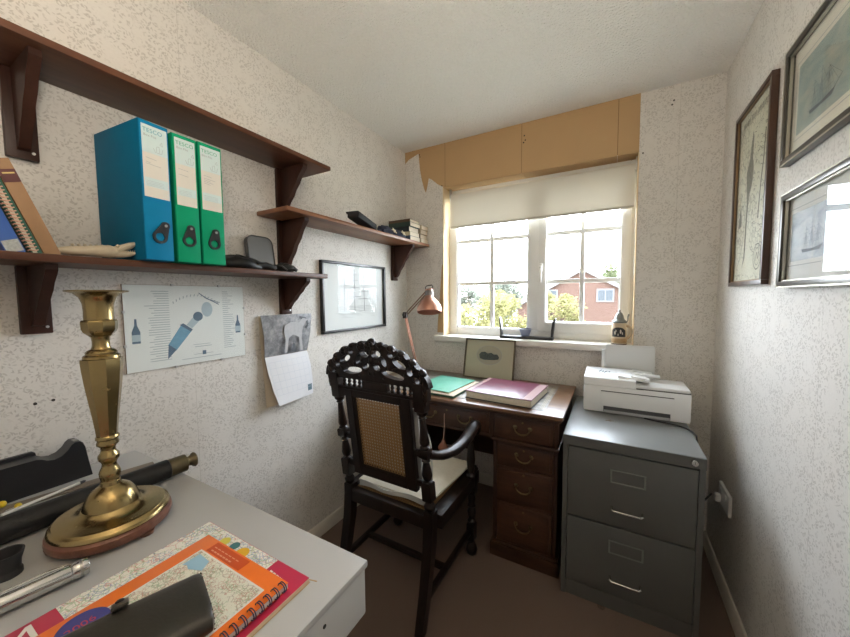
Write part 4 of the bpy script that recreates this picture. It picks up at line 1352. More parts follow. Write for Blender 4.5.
# black loupe (open cup)
t = thing('loupe', 'black eyeglass loupe standing open side up on the desk', 'loupe', (0.420, -2.022, DZ))
part(t, 'cup', MB().lathe([(0, 0.0), (0.0195, 0.0), (0.0195, 0.008), (0.0175, 0.011), (0.0185, 0.024), (0.0225, 0.038), (0.0235, 0.042), (0.0215, 0.042), (0.0165, 0.018), (0.0155, 0.010), (0, 0.010)], 28), plain('matte_black_plastic', (0.022, 0.022, 0.024), 0.55))
part(t, 'lens', MB().lathe([(0, 0.0125), (0.0155, 0.0110), (0.0155, 0.0102), (0, 0.0102)], 20), plain('lens_dark', (0.02, 0.02, 0.025), 0.05))

# silver tube
m_chrome = plain('polished_silver', (0.62, 0.62, 0.61), 0.16, 1.0, var=0.1, scale=40)
t = thing('silver_tube', 'polished silver pocket tube with a clip lying beside the atlases', 'tube', (0.53, -2.0, DZ))
A = Vector((0.543, -1.948, DZ + 0.0157)); B = Vector((0.518, -2.115, DZ + 0.0157))
dd = (B - A).normalized()
part(t, 'barrel', MB().tube([A + dd * 0.022, A + dd * 0.024, B], [0.0130, 0.0142, 0.0155], 24), m_chrome, True)
part(t, 'cap', MB().tube([A, A + dd * 0.002, A + dd * 0.019, A + dd * 0.021], [0.0132, 0.0145, 0.0145, 0.0132], 24), m_chrome, True)
part(t, 'band', MB().tube([A + dd * 0.008, A + dd * 0.012], [0.0149, 0.0149], 24), plain('dull_band', (0.35, 0.35, 0.34), 0.4, 1.0), True)
part(t, 'clip', MB().tube([A + dd * 0.030 + Vector((0, 0, 0.0165)), A + dd * 0.05 + Vector((0, 0, 0.019)), A + dd * 0.12 + Vector((0, 0, 0.0175))], [0.002, 0.0024, 0.0018], 8), m_chrome, True)

# ------------------------------------------------------------------ road atlases
m_mag = plain('crimson_cover', (0.42, 0.016, 0.058), 0.35, var=0.05)
m_orange = plain('orange_cover', (0.72, 0.155, 0.015), 0.35, var=0.06)
m_map1 = map_print('road_map_print')
m_map2 = map_print('inset_map_print', (0.70, 0.70, 0.60), ((0.30, 0.25, 0.20), (0.18, 0.32, 0.15), (0.45, 0.20, 0.15)), 95)
m_wpaper = plain('white_print', (0.74, 0.72, 0.66), 0.5)
az = DZ + 0.0003
t = thing('road_atlas', 'large crimson road atlas with map cover underneath the orange one', 'atlas', (0.75, -1.95, DZ))
ax0, ax1, ay0, ay1 = 0.602, 0.912, -2.19, -1.770
part(t, 'back_cover', MB().box(ax0, ax1, ay0, ay1, az, az + 0.001, 0), plain('tan_back_cover', (0.45, 0.30, 0.14), 0.6), True)
part(t, 'page_block', MB().box(ax0 + 0.002, ax1 - 0.001, ay0 + 0.002, ay1 - 0.002, az + 0.001, az + 0.007), plain('atlas_pages', (0.58, 0.45, 0.30), 0.8), True)
part(t, 'cover', MB().box(ax0, ax1 - 0.002, ay0, ay1, az + 0.007, az + 0.008, 0.0004), m_mag, True)
zc = az + 0.008
part(t, 'map_panel', MB().box(ax0 + 0.001, 0.828, -2.004, ay1 - 0.001, zc, zc + 0.0003), m_map1, True)
# big white initial on the crimson band, read from the right side of the desk
d = Draw((ax0, -2.078, zc), (0, 1, 0), (-1, 0, 0), 0.0006)
d.text('M', 0.0, -0.052, 0.066)
d.put(t, 'cover_initial', m_wpaper)
for c_, r_, mm in (((0.692, -1.790), 0.011, plain('yellow_dot', (0.62, 0.55, 0.08), 0.4)), ((0.722, -1.788), 0.010, plain('teal_dot', (0.04, 0.16, 0.17), 0.4)), ((0.752, -1.793), 0.014, plain('amber_dot', (0.72, 0.42, 0.02), 0.4))):
    d = Draw((c_[0], c_[1], zc), (1, 0, 0), (0, 1, 0), 0.0005)
    d.disc((0, 0), r_)
    d.put(t, 'printed_dot', mm)
d = Draw((0.835, -1.781, zc), (1, 0, 0), (0, 1, 0), 0.0004)
for k in range(5):
    d.line((0.002 + k * 0.009, -0.012 - 0.0008 * k), (0.009 + k * 0.009, -0.0125 - 0.0008 * k), 0.0028)
d.put(t, 'cover_small_print', m_wpaper)
part(t, 'loose_page', MB().box(0, 0.02, -0.001, 0.001, 0, 0.0004, 0, Matrix.Translation((0.906, -1.772, az + 0.005)) @ Matrix.Rotation(0.25, 4, 'Z')), plain('tan_back_cover', (0.45, 0.30, 0.14), 0.6), True)

oz = zc + 0.0012
t = thing('spiral_atlas', 'orange spiral-bound road atlas with a map inset under the leather case', 'atlas', (0.79, -1.97, oz))
ox0, ox1, oy0, oy1 = 0.660, 0.898, -2.15, -1.803
part(t, 'page_block', MB().box(ox0 + 0.001, ox1 - 0.001, oy0, oy1 - 0.001, oz + 0.0008, oz + 0.0095), plain('white_pages_edge', (0.66, 0.66, 0.64), 0.7), True)
part(t, 'cover', MB().box(ox0, ox1, oy0, oy1, oz + 0.0095, oz + 0.0105, 0.0003), m_orange, True)
part(t, 'back_cover', MB().box(ox0, ox1, oy0, oy1, oz, oz + 0.0008), m_orange, True)
oc = oz + 0.0105
part(t, 'map_border', MB().box(0.690, 0.876, -2.03, -1.832, oc, oc + 0.0002), m_wpaper, True)
part(t, 'map_inset', MB().box(0.693, 0.873, -2.027, -1.835, oc + 0.0002, oc + 0.0004), m_map2, True)
d = Draw((0.70, -1.84, oc), (1, 0, 0), (0, 1, 0), 0.0007)
d.poly([(0, 0), (0.035, -0.002), (0.045, -0.02), (0.02, -0.03), (0.008, -0.026), (0, -0.03)])
d.put(t, 'sea_area', plain('map_sea_blue', (0.30, 0.52, 0.66), 0.4))
part(t, 'title_band', MB().box(0.700, 0.800, -1.829, -1.8065, oc, oc + 0.0002), plain('red_orange_band', (0.55, 0.075, 0.012), 0.4), True)
d = Draw((0.705, -1.812, oc), (1, 0, 0), (0, 1, 0), 0.0004)
for k in range(7):
    d.line((0.002 + k * 0.011, -0.0045), (0.010 + k * 0.011, -0.0045), 0.0018)
    d.line((0.004 + k * 0.009, -0.012), (0.011 + k * 0.009, -0.012), 0.0026)
d.put(t, 'title_print', plain('pale_orange_ink', (0.72, 0.35, 0.22), 0.5))
d = Draw((0.698, -1.998, oc), (1, 0, 0), (0, 1, 0), 0.0006)
d.disc((0, 0), 0.030, n=36)
d.put(t, 'price_roundel', plain('deep_blue_print', (0.05, 0.055, 0.22), 0.4))
d = Draw((0.690, -1.998, oc), (0, 1, 0), (-1, 0, 0), 0.0008)
d.text('2006', -0.019, -0.010, 0.017)
d.put(t, 'roundel_digits', plain('red_digits', (0.50, 0.05, 0.08), 0.4))
mb = None
for k in range(24):
    y = -1.812 - k * 0.0135
    for dy in (0, 0.0032):
        pts = [(ox1 - 0.002 + 0.0085 * math.cos(a_), y - dy, oz + 0.0095 + 0.0078 * math.sin(a_)) for a_ in [i * 2 * PI / 12 for i in range(12)]]
        part(t, 'wire_ring', MB().tube(pts, 0.0009, 5, closed=True), plain('dark_blue_wire', (0.06, 0.06, 0.12), 0.35, 0.6), True)

# ------------------------------------------------------------------ leather spectacle case on the atlas
n = N('olive_leather')
v = n.coords()
nz = n.noise(v, 22, 5, 0.6)
n.bsdf(n.mix(nz, (0.014, 0.012, 0.009), (0.036, 0.031, 0.022)), 0.36, 0, 0.5, bump=n.noise(v, 240, 3), bstr=0.12, bdist=0.002)
m_olive = n.m
cz = oc + 0.0004
# far right corner near (0.766,-1.873); end runs to (0.90,-1.915)
e1 = Vector((0.134, -0.044, 0)).normalized()
e2 = Vector((-0.044, -0.134, 0)).normalized()
O = Vector((0.778, -1.878, cz + 0.001))
t = thing('leather_case', 'dark olive leather case with a snap tab lying on the orange atlas', 'case', tuple(O))
ww, ll, hh = 0.113, 0.24, 0.033
secs = []
def ring_pts(s, k_=20):
    pts = []
    for i in range(k_):
        a_ = 2 * PI * i / k_
        cx_, cz_ = math.cos(a_), math.sin(a_)
        px = ww / 2 + ww / 2 * s * math.copysign(abs(cx_) ** 0.45, cx_)
        pz = hh / 2 + hh / 2 * s * math.copysign(abs(cz_) ** 0.6, cz_)
        pts.append((px, pz))
    return pts
vs, fs = [], []
rows = [(0.0, 0.86), (0.003, 0.97), (0.010, 1.0), (0.10, 1.02), (0.20, 1.0), (0.235, 0.97), (0.24, 0.86)]
for L_, s_ in rows:
    for px, pz in ring_pts(s_):
        vs.append(O + e1 * px + e2 * L_ + Vector((0, 0, pz)))
K = 20
for i in range(len(rows) - 1):
    for k in range(K):
        k2 = (k + 1) % K
        fs.append((i * K + k, i * K + k2, (i + 1) * K + k2, (i + 1) * K + k))
fs += [tuple(range(K)), tuple((len(rows) - 1) * K + k for k in range(K))[::-1]]
part(t, 'body', MB().add(vs, fs), m_olive, True, 40)
mb = MB()
for k in range(20):
    px, pz = ring_pts(0.95)[k]
    p = O + e1 * px + e2 * 0.0006 + Vector((0, 0, pz))
    mb.ball(tuple(p), 0.0010, n=6)
part(t, 'stitching', mb, plain('tan_thread', (0.10, 0.075, 0.045), 0.6), True, kind='stuff')
Mx = Matrix.Translation(O + e2 * 0.098 + e1 * (-0.004) + Vector((0, 0, hh * 0.80))) @ Matrix(((e1.x, e2.x, 0, 0), (e1.y, e2.y, 0, 0), (0, 0, 1, 0), (0, 0, 0, 1))) @ Matrix.Rotation(-0.45, 4, 'Y')
part(t, 'snap_tab', MB().box(-0.016, 0.020, -0.010, 0.010, 0, 0.005, 0.0022, Mx), m_olive, True)
part(t, 'snap_button', MB().lathe([(0.0055, 0.005), (0.0055, 0.0068), (0.003, 0.0085), (0, 0.0088)], 16, Mx @ Matrix.Translation((-0.006, 0, 0))), plain('dark_snap', (0.06, 0.055, 0.05), 0.3, 0.9), True)

# ------------------------------------------------------------------ carved armchair (local frame: x right, y forward, floor at 0)
m_ebony = wood('blackened_oak', (0.0075, 0.0045, 0.0035), (0.020, 0.011, 0.008), 'z', 0.36, 16, spec=0.25)
m_cane = plain('woven_cane', (0.30, 0.185, 0.085), 0.55, var=0.25, scale=120)
ch = thing('carved_armchair', 'dark carved oak armchair with cane back and cream cushion at the desk', 'chair', (0.547, -0.815, 0), rz=math.radians(-1.0))
SZ = 0.425
RY, FY = -0.215, 0.175                    # rear and front leg lines

def yb(z):                                # the back leans away from the desk above the seat
    return RY - 0.082 * max(0.0, (z - SZ)) / 0.6

def turned(mb, x, segs, lean=True, n=14):
    """segs: list of (kind, z0, z1, data)"""
    for kind, z0, z1, dat in segs:
        if kind == 'sq':
            h = dat
            vs, fs = [], []
            for z in (z0, z0 + 0.004, z1 - 0.004, z1):
                e = h * (0.88 if z in (z0, z1) else 1)
                yy = yb(z) if lean else FY
                vs += [(x - e, yy - e, z), (x + e, yy - e, z), (x + e, yy + e, z), (x - e, yy + e, z)]
            for i in range(3):
                for k in range(4):
                    fs.append((i * 4 + k, i * 4 + (k + 1) % 4, i * 4 + 4 + (k + 1) % 4, i * 4 + 4 + k))
            fs += [(3, 2, 1, 0), (12, 13, 14, 15)]
            mb.add(vs, fs)
        else:
            pr = [(r, z0 + (z1 - z0) * f) for f, r in dat]
            vs, fs = [], []
            for r, z in pr:
                yy = yb(z) if lean else FY
                for k in range(n):
                    a_ = 2 * PI * k / n
                    vs.append((x + r * math.cos(a_), yy + r * math.sin(a_), z))
            for i in range(len(pr) - 1):
                for k in range(n):
                    k2 = (k + 1) % n
                    fs.append((i * n + k, i * n + k2, (i + 1) * n + k2, (i + 1) * n + k))
            fs += [tuple(range(n))[::-1], tuple((len(pr) - 1) * n + k for k in range(n))]
            mb.add(vs, fs)
    return mb
BAL = [(0, 0.012), (0.04, 0.018), (0.08, 0.012), (0.12, 0.016), (0.3, 0.021), (0.55, 0.017), (0.8, 0.012), (0.86, 0.018), (0.92, 0.013), (0.96, 0.019), (1, 0.014)]
BALT = [(0, 0.014), (0.04, 0.020), (0.09, 0.013), (0.14, 0.019), (0.2, 0.0195), (0.55, 0.0135), (0.80, 0.0105), (0.83, 0.016), (0.87, 0.012), (0.93, 0.021), (1, 0.022)]
for s in (-1, 1):
    px = s * 0.208
    # rear leg: square, raked backwards towards the floor
    mb = MB()
    vs, fs = [], []
    for z, y, h in ((0, RY - 0.085, 0.017), (0.14, RY - 0.045, 0.0185), (0.30, RY - 0.01, 0.0205), (0.40, RY, 0.021), (SZ + 0.02, RY, 0.021)):
        vs += [(px - h, y - h, z), (px + h, y - h, z), (px + h, y + h, z), (px - h, y + h, z)]
    for i in range(4):
        for k in range(4):
            fs.append((i * 4 + k, i * 4 + (k + 1) % 4, i * 4 + 4 + (k + 1) % 4, i * 4 + 4 + k))
    fs += [(3, 2, 1, 0), (16, 17, 18, 19)]
    mb.add(vs, fs)
    part(ch, 'rear_leg', mb, m_ebony)
    pt = turned(MB(), px, [('t', SZ + 0.02, SZ + 0.065, [(0, 0.014), (0.2, 0.021), (0.5, 0.024), (0.75, 0.018), (1, 0.014)]), ('sq', SZ + 0.065, SZ + 0.145, 0.020),
                           ('t', SZ + 0.145, SZ + 0.25, BAL), ('sq', SZ + 0.25, SZ + 0.285, 0.0195), ('t', SZ + 0.285, SZ + 0.435, BALT), ('sq', SZ + 0.435, SZ + 0.545, 0.021)])
    part(ch, 'back_post', pt, m_ebony, smooth=40)
    # front leg: turned with a ball foot
    fx = s * 0.222
    mb = turned(MB(), fx, [('t', 0, 0.075, [(0, 0.012), (0.12, 0.024), (0.4, 0.030), (0.7, 0.024), (0.9, 0.014), (1, 0.016)]), ('sq', 0.075, 0.165, 0.0195),
                           ('t', 0.165, 0.315, [(0, 0.014), (0.08, 0.021), (0.15, 0.013), (0.3, 0.020), (0.42, 0.022), (0.52, 0.014), (0.6, 0.021), (0.72, 0.015), (0.85, 0.021), (1, 0.015)]), ('sq', 0.315, SZ - 0.002, 0.022)], lean=False)
    part(ch, 'front_leg', mb, m_ebony, smooth=40)
    # side stretcher
    part(ch, 'side_stretcher', MB().box(-0.0105, 0.0105, RY - 0.05, FY, 0.108, 0.132, 0.003, Matrix.Translation((s * 0.214, 0, 0))), m_ebony)
    # arm support + arm
    mb = MB()
    sup = [(0.016, SZ + 0.0), (0.023, SZ + 0.012), (0.014, SZ + 0.024), (0.017, SZ + 0.05), (0.0205, SZ + 0.085), (0.017, SZ + 0.13), (0.0125, SZ + 0.165), (0.0165, SZ + 0.18), (0.014, SZ + 0.195)]
    mb.lathe(sup, 14, Matrix.Translation((s * 0.238, 0.125, 0)))
    part(ch, 'arm_support', mb, m_ebony)
    pth = bez((s * 0.212, RY - 0.03, SZ + 0.262), (s * 0.232, RY + 0.10, SZ + 0.185), (s * 0.244, 0.02, SZ + 0.195), (s * 0.246, 0.115, SZ + 0.235), 12)
    pth += [(s * 0.247, 0.150, SZ + 0.248), (s * 0.247, 0.170, SZ + 0.244), (s * 0.247, 0.180, SZ + 0.228), (s * 0.247, 0.179, SZ + 0.208), (s * 0.247, 0.168, SZ + 0.200), (s * 0.247, 0.160, SZ + 0.208)]
    rs = [0.020] * 3 + [0.023] * 3 + [0.026] * 4 + [0.028] * 3 + [0.027, 0.025, 0.022, 0.018, 0.014, 0.010]
    part(ch, 'arm', MB().tube(pth, rs, 14, flat=0.85), m_ebony, smooth=60)
    # carved corner block at the front of the seat
    mb = MB().box(s * 0.222 - 0.024, s * 0.222 + 0.024, FY - 0.024, FY + 0.026, SZ - 0.002, SZ + 0.012, 0.004)
    for k in range(5):
        a_ = k * 2 * PI / 5
        mb.ball((s * 0.226 + 0.016 * math.cos(a_), FY + 0.012 + 0.016 * math.sin(a_), SZ + 0.014), 0.009, n=8)
    part(ch, 'corner_rosette', mb, m_ebony)
part(ch, 'cross_stretcher', MB().box(-0.206, 0.206, -0.105, -0.083, 0.109, 0.131, 0.003), m_ebony)
# seat frame
for nm, bx in (('seat_rail', (-0.25, 0.25, FY - 0.02, FY + 0.03, SZ - 0.06, SZ)), ('seat_rail', (-0.19, 0.19, RY - 0.018, RY + 0.018, SZ - 0.055, SZ))):
    part(ch, nm, MB().box(*bx, 0.004), m_ebony)
for s in (-1, 1):
    part(ch, 'seat_rail', MB().box(s * 0.19, s * 0.25, RY + 0.018, FY - 0.02, SZ - 0.058, SZ, 0.004), m_ebony)

def weave(mb, u0, u1, v0, v1, f, pitch, w, th):
    """woven cane: f(u, v, d) -> point"""
    nu = int((u1 - u0) / pitch)
    nv = int((v1 - v0) / pitch)
    def strip(a, b, d):
        a, b = Vector(a), Vector(b)
        t_ = (b - a).normalized()
        s_ = Vector((-t_.y, t_.x)) * w / 2
        q4 = [a + s_, a - s_, b - s_, b + s_]
        k = len(mb.v)
        mb.v += [tuple(f(p.x, p.y, d)) for p in q4] + [tuple(f(p.x, p.y, d - th)) for p in q4]
        mb.f += [(k, k + 1, k + 2, k + 3), (k + 7, k + 6, k + 5, k + 4), (k, k + 3, k + 7, k + 4), (k + 1, k + 5, k + 6, k + 2)]
    for i in range(nu + 1):
        u = u0 + i * (u1 - u0) / nu
        for o in (-w * 0.62, w * 0.62): strip((u + o, v0), (u + o, v1), 0)
    for i in range(nv + 1):
        v = v0 + i * (v1 - v0) / nv
        for o in (-w * 0.62, w * 0.62): strip((u0, v + o), (u1, v + o), th)
    step = pitch
    Wd, Hd = u1 - u0, v1 - v0
    k = -int(Hd / step)
    while k * step < Wd:
        s0 = k * step + pitch / 2
        for sgn in (1, -1):
            t0, t1 = max(0, -s0), min(Hd, Wd - s0)
            if t1 > t0:
                a = (u0 + s0 + t0, v0 + t0 if sgn > 0 else v1 - t0)
                b = (u0 + s0 + t1, v0 + t1 if sgn > 0 else v1 - t1)
                strip(a, b, th * (2 if sgn > 0 else 3))
        k += 1
    return mb
part(ch, 'cane_seat', weave(MB(), -0.192, 0.192, RY + 0.016, FY - 0.018, lambda u, v, d: (u, v, SZ - 0.004 + d), 0.0125, 0.0026, 0.0006), m_cane, smooth=0, kind='stuff')

# back panel: stiles, rails, cane
def bk(x0, x1, z0, z1, th=0.013, off=0.0, b=0.003):
    """box following the lean of the back"""
    mb = MB()
    vs = []
    for z in (z0, z1):
        for y in (yb(z) + off - th, yb(z) + off + th):
            for x in (x0, x1): vs.append((x, y, z))
    bm = bmesh.new()
    bv = [bm.verts.new(p) for p in vs]
    for q_ in [(0, 2, 3, 1), (4, 5, 7, 6), (0, 1, 5, 4), (2, 6, 7, 3), (0, 4, 6, 2), (1, 3, 7, 5)]:
        bm.faces.new([bv[i] for i in q_])
    bm.verts.index_update()
    if b:
        bmesh.ops.bevel(bm, geom=list(bm.edges), offset=b, segments=2, affect='EDGES')
    return mb.from_bm(bm)
PZ0, PZ1 = 0.515, 0.905
for s in (-1, 1):
    part(ch, 'back_stile', bk(s * 0.120, s * 0.162, PZ0, PZ1), m_ebony)
    part(ch, 'inner_moulding', bk(s * 0.108, s * 0.121, PZ0 + 0.05, PZ1 - 0.032, 0.009), m_ebony)
    for zz in (0.545, 0.672):
        part(ch, 'joining_block', bk(s * 0.161, s * 0.196, zz, zz + 0.026, 0.009), m_ebony)
part(ch, 'back_rail', bk(-0.120, 0.120, PZ0, PZ0 + 0.05), m_ebony)
part(ch, 'back_rail', bk(-0.120, 0.120, PZ1 - 0.034, PZ1), m_ebony)
part(ch, 'cane_back', weave(MB(), -0.109, 0.109, PZ0 + 0.048, PZ1 - 0.03, lambda u, v, d: (u, yb(v) - 0.002 - d, v), 0.0135, 0.0027, 0.0006), m_cane, smooth=0, kind='stuff')
# gallery of little spindles above the panel
GZ0, GZ1 = PZ1 + 0.0, 0.965
part(ch, 'gallery_rail', bk(-0.192, 0.192, GZ0 - 0.002, GZ0 + 0.012, 0.013), m_ebony)
part(ch, 'gallery_rail', bk(-0.192, 0.192, GZ1 - 0.014, GZ1 + 0.004, 0.014), m_ebony)
part(ch, 'gallery_block', bk(-0.062, 0.062, GZ0 + 0.01, GZ1 - 0.012, 0.013), m_ebony)
for s in (-1, 1):
    for k in range(4):
        x = s * (0.082 + k * 0.028)
        pr = [(0.006, GZ0 + 0.010), (0.0095, GZ0 + 0.017), (0.0055, GZ0 + 0.024), (0.0085, GZ0 + 0.031), (0.0055, GZ0 + 0.038), (0.0095, GZ0 + 0.045), (0.006, GZ1 - 0.012)]
        part(ch, 'spindle', MB().lathe([(r, z) for r, z in pr], 10, Matrix.Translation((x, yb(0.93), 0))), m_ebony)
# carved openwork crest: pierced board with a scalloped arch, then leaf relief
CZ = GZ1
TOP = [(0.0, 1.106), (0.05, 1.101), (0.10, 1.090), (0.14, 1.074), (0.17, 1.056), (0.20, 1.034), (0.232, 1.004), (0.252, 0.968), (0.262, 0.93), (0.263, 0.92)]
def arch(x):
    x = abs(x)
    for (x0, z0), (x1, z1) in zip(TOP, TOP[1:]):
        if x <= x1: return z0 + (z1 - z0) * (x - x0) / (x1 - x0)
    return 0.9
HOLES = [(0.029, 1.066, 0.023, 0.0155, 0.2), (0.064, 1.040, 0.011, 0.022, 0.35), (0.027, 1.014, 0.018, 0.013, -0.5), (0.100, 0.990, 0.052, 0.0145, -0.14),
         (0.134, 1.036, 0.032, 0.0135, -0.42), (0.178, 1.012, 0.013, 0.017, 0.2), (0.098, 1.066, 0.013, 0.009, -0.2), (0.207, 0.980, 0.009, 0.014, 0.2)]
def scal(x):
    return arch(x) + 0.0085 * abs(math.cos(abs(x) * PI / 0.047)) ** 0.7 + 0.003 * math.sin(abs(x) * 210)
def field(x, z):
    ax_ = abs(x)
    f = min(scal(x) - z, z - (CZ - 0.004)) if ax_ < 0.196 else min(scal(x) - z, z - (0.905 + (0.05 if ax_ > 0.245 else 0)), 0.260 + 0.006 * math.sin(z * 190) - ax_)
    f += 0.0
    for cx_, cz_, rx_, rz_, a_ in HOLES:
        dx, dz = ax_ - cx_, z - cz_
        u, w = dx * math.cos(a_) + dz * math.sin(a_), -dx * math.sin(a_) + dz * math.cos(a_)
        f = min(f, (math.sqrt((u / rx_) ** 2 + (w / rz_) ** 2) - 1) * min(rx_, rz_))
    return f
mb = MB()
GX, GZN, CS = 132, 54, 0.0041
def yc_(z, s_): return yb(z) + s_ * 0.015
for i in range(GX):
    for k in range(GZN):
        x0, z0 = -GX * CS / 2 + i * CS, 0.902 + k * CS
        cor = [(x0, z0), (x0 + CS, z0), (x0 + CS, z0 + CS), (x0, z0 + CS)]
        fv = [field(*c_) for c_ in cor]
        if max(fv) <= 0: continue
        poly, cut = [], []
        for e in range(4):
            p, q_, fp, fq = cor[e], cor[(e + 1) % 4], fv[e], fv[(e + 1) % 4]
            if fp > 0: poly.append(p)
            if (fp > 0) != (fq > 0):
                t_ = fp / (fp - fq)
                r_ = (p[0] + (q_[0] - p[0]) * t_, p[1] + (q_[1] - p[1]) * t_)
                poly.append(r_)
                cut.append(r_)
        if len(poly) < 3: continue
        n_ = len(poly)
        mb.add([(px, yc_(pz_, -1), pz_) for px, pz_ in poly] + [(px, yc_(pz_, 1), pz_) for px, pz_ in poly], [tuple(range(n_)), tuple(range(2 * n_ - 1, n_ - 1, -1))])
        if len(cut) == 2:
            (a0, b0), (a1, b1) = cut
            mb.add([(a0, yc_(b0, -1), b0), (a1, yc_(b1, -1), b1), (a1, yc_(b1, 1), b1), (a0, yc_(b0, 1), b0)], [(0, 1, 2, 3)])
part(ch, 'crest_board', mb, m_ebony, smooth=45)
mb = MB()
def leaf(x, z, r, rot, k=1.5):
    M = Matrix.Translation((x, yb(z) - 0.012, z)) @ Matrix.Rotation(rot, 4, 'Y')
    mb.ball((0, 0, 0), r, 0.7, 0.75, k, 8, M)
for s in (-1, 1):
    # knobbly leaf tips standing up from the arch
    for k, x in enumerate((0.047, 0.094, 0.141, 0.186, 0.226)):
        z = arch(x)
        sl = (arch(x + 0.01) - arch(x - 0.01)) / 0.02
        M = Matrix.Translation((s * x, yb(z) - 0.004, z)) @ Matrix.Rotation(s * -math.atan(sl), 4, 'Y')
        mb.ball((0, 0, 0.001), 0.016, 1.05, 1.2, 0.75, 10, M)
        mb.ball((s * 0.010, -0.006, -0.010), 0.009, 1.0, 1.0, 1.0, 8, M)
    for x, z, r, rot in ((0.055, 1.085, 0.010, 0.6), (0.085, 1.022, 0.010, 0.2), (0.047, 1.035, 0.009, -0.6), (0.110, 1.014, 0.010, 1.0), (0.122, 1.062, 0.010, 1.1), (0.158, 1.0, 0.010, 0.4), (0.198, 1.02, 0.010, 0.5),
                         (0.195, 0.99, 0.009, 0.2), (0.228, 0.985, 0.012, 0.3), (0.235, 0.95, 0.013, 0.0), (0.228, 0.92, 0.012, 0.0), (0.06, 0.972, 0.008, 1.5), (0.012, 0.99, 0.010, 0.2)):
        leaf(s * x, z, r, s * rot)
for k in range(7):
    a_ = k * 2 * PI / 7
    mb.ball((0.017 * math.cos(a_), yb(1.09) - 0.014, 1.088 + 0.017 * math.sin(a_)), 0.0105, 1, 0.8, 1, 8)
mb.ball((0, yb(1.1), 1.112), 0.016, 1, 1.1, 0.9, 10)
mb.ball((0, yb(1.0) - 0.014, 1.04), 0.016, 0.8, 0.8, 1.3, 10)
part(ch, 'leaf_carving', mb, m_ebony, smooth=50, kind='stuff')
for s in (-1, 1):
    part(ch, 'crest_bracket', bk(s * 0.192, s * 0.236, CZ - 0.085, CZ + 0.004, 0.019, 0, 0.006), m_ebony)

# ------------------------------------------------------------------ cushion on the chair (seat squab and back pad)
n = N('cream_cushion_cloth')
v = n.coords()
n.bsdf(n.mix(n.noise(v, 60, 4), (0.64, 0.59, 0.48), (0.76, 0.71, 0.60)), 0.85, 0, 0.2, bump=n.noise(v, 25, 4), bstr=0.35, bdist=0.01)
m_cush = n.m
cu = thing('chair_cushion', 'cream cotton cushion tied to the carved armchair', 'cushion', (0.547, -0.815, SZ), rz=math.radians(-1.0))
def pillow(hx0, hx1, y0, y1, zc_, th, seed=0, nn_=14, wob=0.006):
    """puffy rectangle in local xy"""
    vs, fs = [], []
    rnd_ = random.Random(seed)
    for side in (1, -1):
        for i in range(nn_ + 1):
            for k in range(nn_ + 1):
                u, v_ = i / nn_, k / nn_
                e = (1 - abs(2 * u - 1) ** 5) * (1 - abs(2 * v_ - 1) ** 5)
                hx = hx0 + (hx1 - hx0) * v_
                x = (2 * u - 1) * hx
                y = y0 + (y1 - y0) * v_
                z = zc_ + side * (0.004 + th * e ** 0.6) + wob * math.sin(9 * u + 2) * math.cos(7 * v_) * e
                vs.append((x, y, z))
    m_ = nn_ + 1
    for side in (0, 1):
        o_ = side * m_ * m_
        for i in range(nn_):
            for k in range(nn_):
                q_ = (o_ + i * m_ + k, o_ + (i + 1) * m_ + k, o_ + (i + 1) * m_ + k + 1, o_ + i * m_ + k + 1)
                fs.append(q_ if side == 0 else q_[::-1])
    o_ = m_ * m_
    edge = [i * m_ for i in range(m_)] + [nn_ * m_ + k for k in range(1, m_)] + [i * m_ + nn_ for i in range(nn_ - 1, -1, -1)] + [k for k in range(nn_ - 1, 0, -1)]
    for a, b in zip(edge, edge[1:] + edge[:1]):
        fs.append((b, a, a + o_, b + o_))
    return MB().add(vs, fs)
part(cu, 'seat_pad', pillow(0.186, 0.212, RY + 0.03, FY + 0.035, 0.024, 0.017, 1), m_cush, smooth=60)
o = part(cu, 'back_pad', pillow(0.160, 0.165, 0.0, 0.345, 0.0, 0.012, 2), plain('pale_grey_cloth', (0.50, 0.50, 0.47), 0.85), smooth=60)
o.matrix_basis = Matrix.Translation((0, RY + 0.028, 0.082)) @ Matrix.Rotation(PI / 2 + 0.136, 4, 'X')
for s in (-1, 1):
    pp = bez((s * 0.158, RY + 0.03, 0.33), (s * 0.20, RY + 0.05, 0.30), (s * 0.188, RY + 0.045, 0.16), (s * 0.196, RY + 0.04, 0.06), 12)
    part(cu, 'tie_ribbon', MB().tube(pp, 0.0035, 6), plain('white_ribbon', (0.66, 0.65, 0.60), 0.8))
# rear skirt of cloth drooping onto the seat rail
mb = MB()
vs, fs = [], []
for i in range(13):
    f = i / 12
    x = -0.175 + 0.35 * f
    w_ = 0.006 * math.sin(f * 11)
    vs += [(x, RY + 0.05, 0.018 + 0.004 * math.sin(f * 7)), (x, RY + 0.024 + w_, 0.022 + 0.03 * abs(f - 0.35)), (x, RY + 0.021 + w_, 0.006 + 0.012 * f)]
for i in range(12):
    for k in range(2):
        fs.append((i * 3 + k, i * 3 + k + 1, i * 3 + k + 4, i * 3 + k + 3))
k0 = len(vs)
vs2 = vs + [(x, y + 0.001, z - 0.0015) for x, y, z in vs]
fs2 = fs + [tuple(q_ + k0 for q_ in f_[::-1]) for f_ in fs]
part(cu, 'rear_flap', MB().add(vs2, fs2), plain('pale_grey_cloth', (0.50, 0.50, 0.47), 0.85), smooth=60)

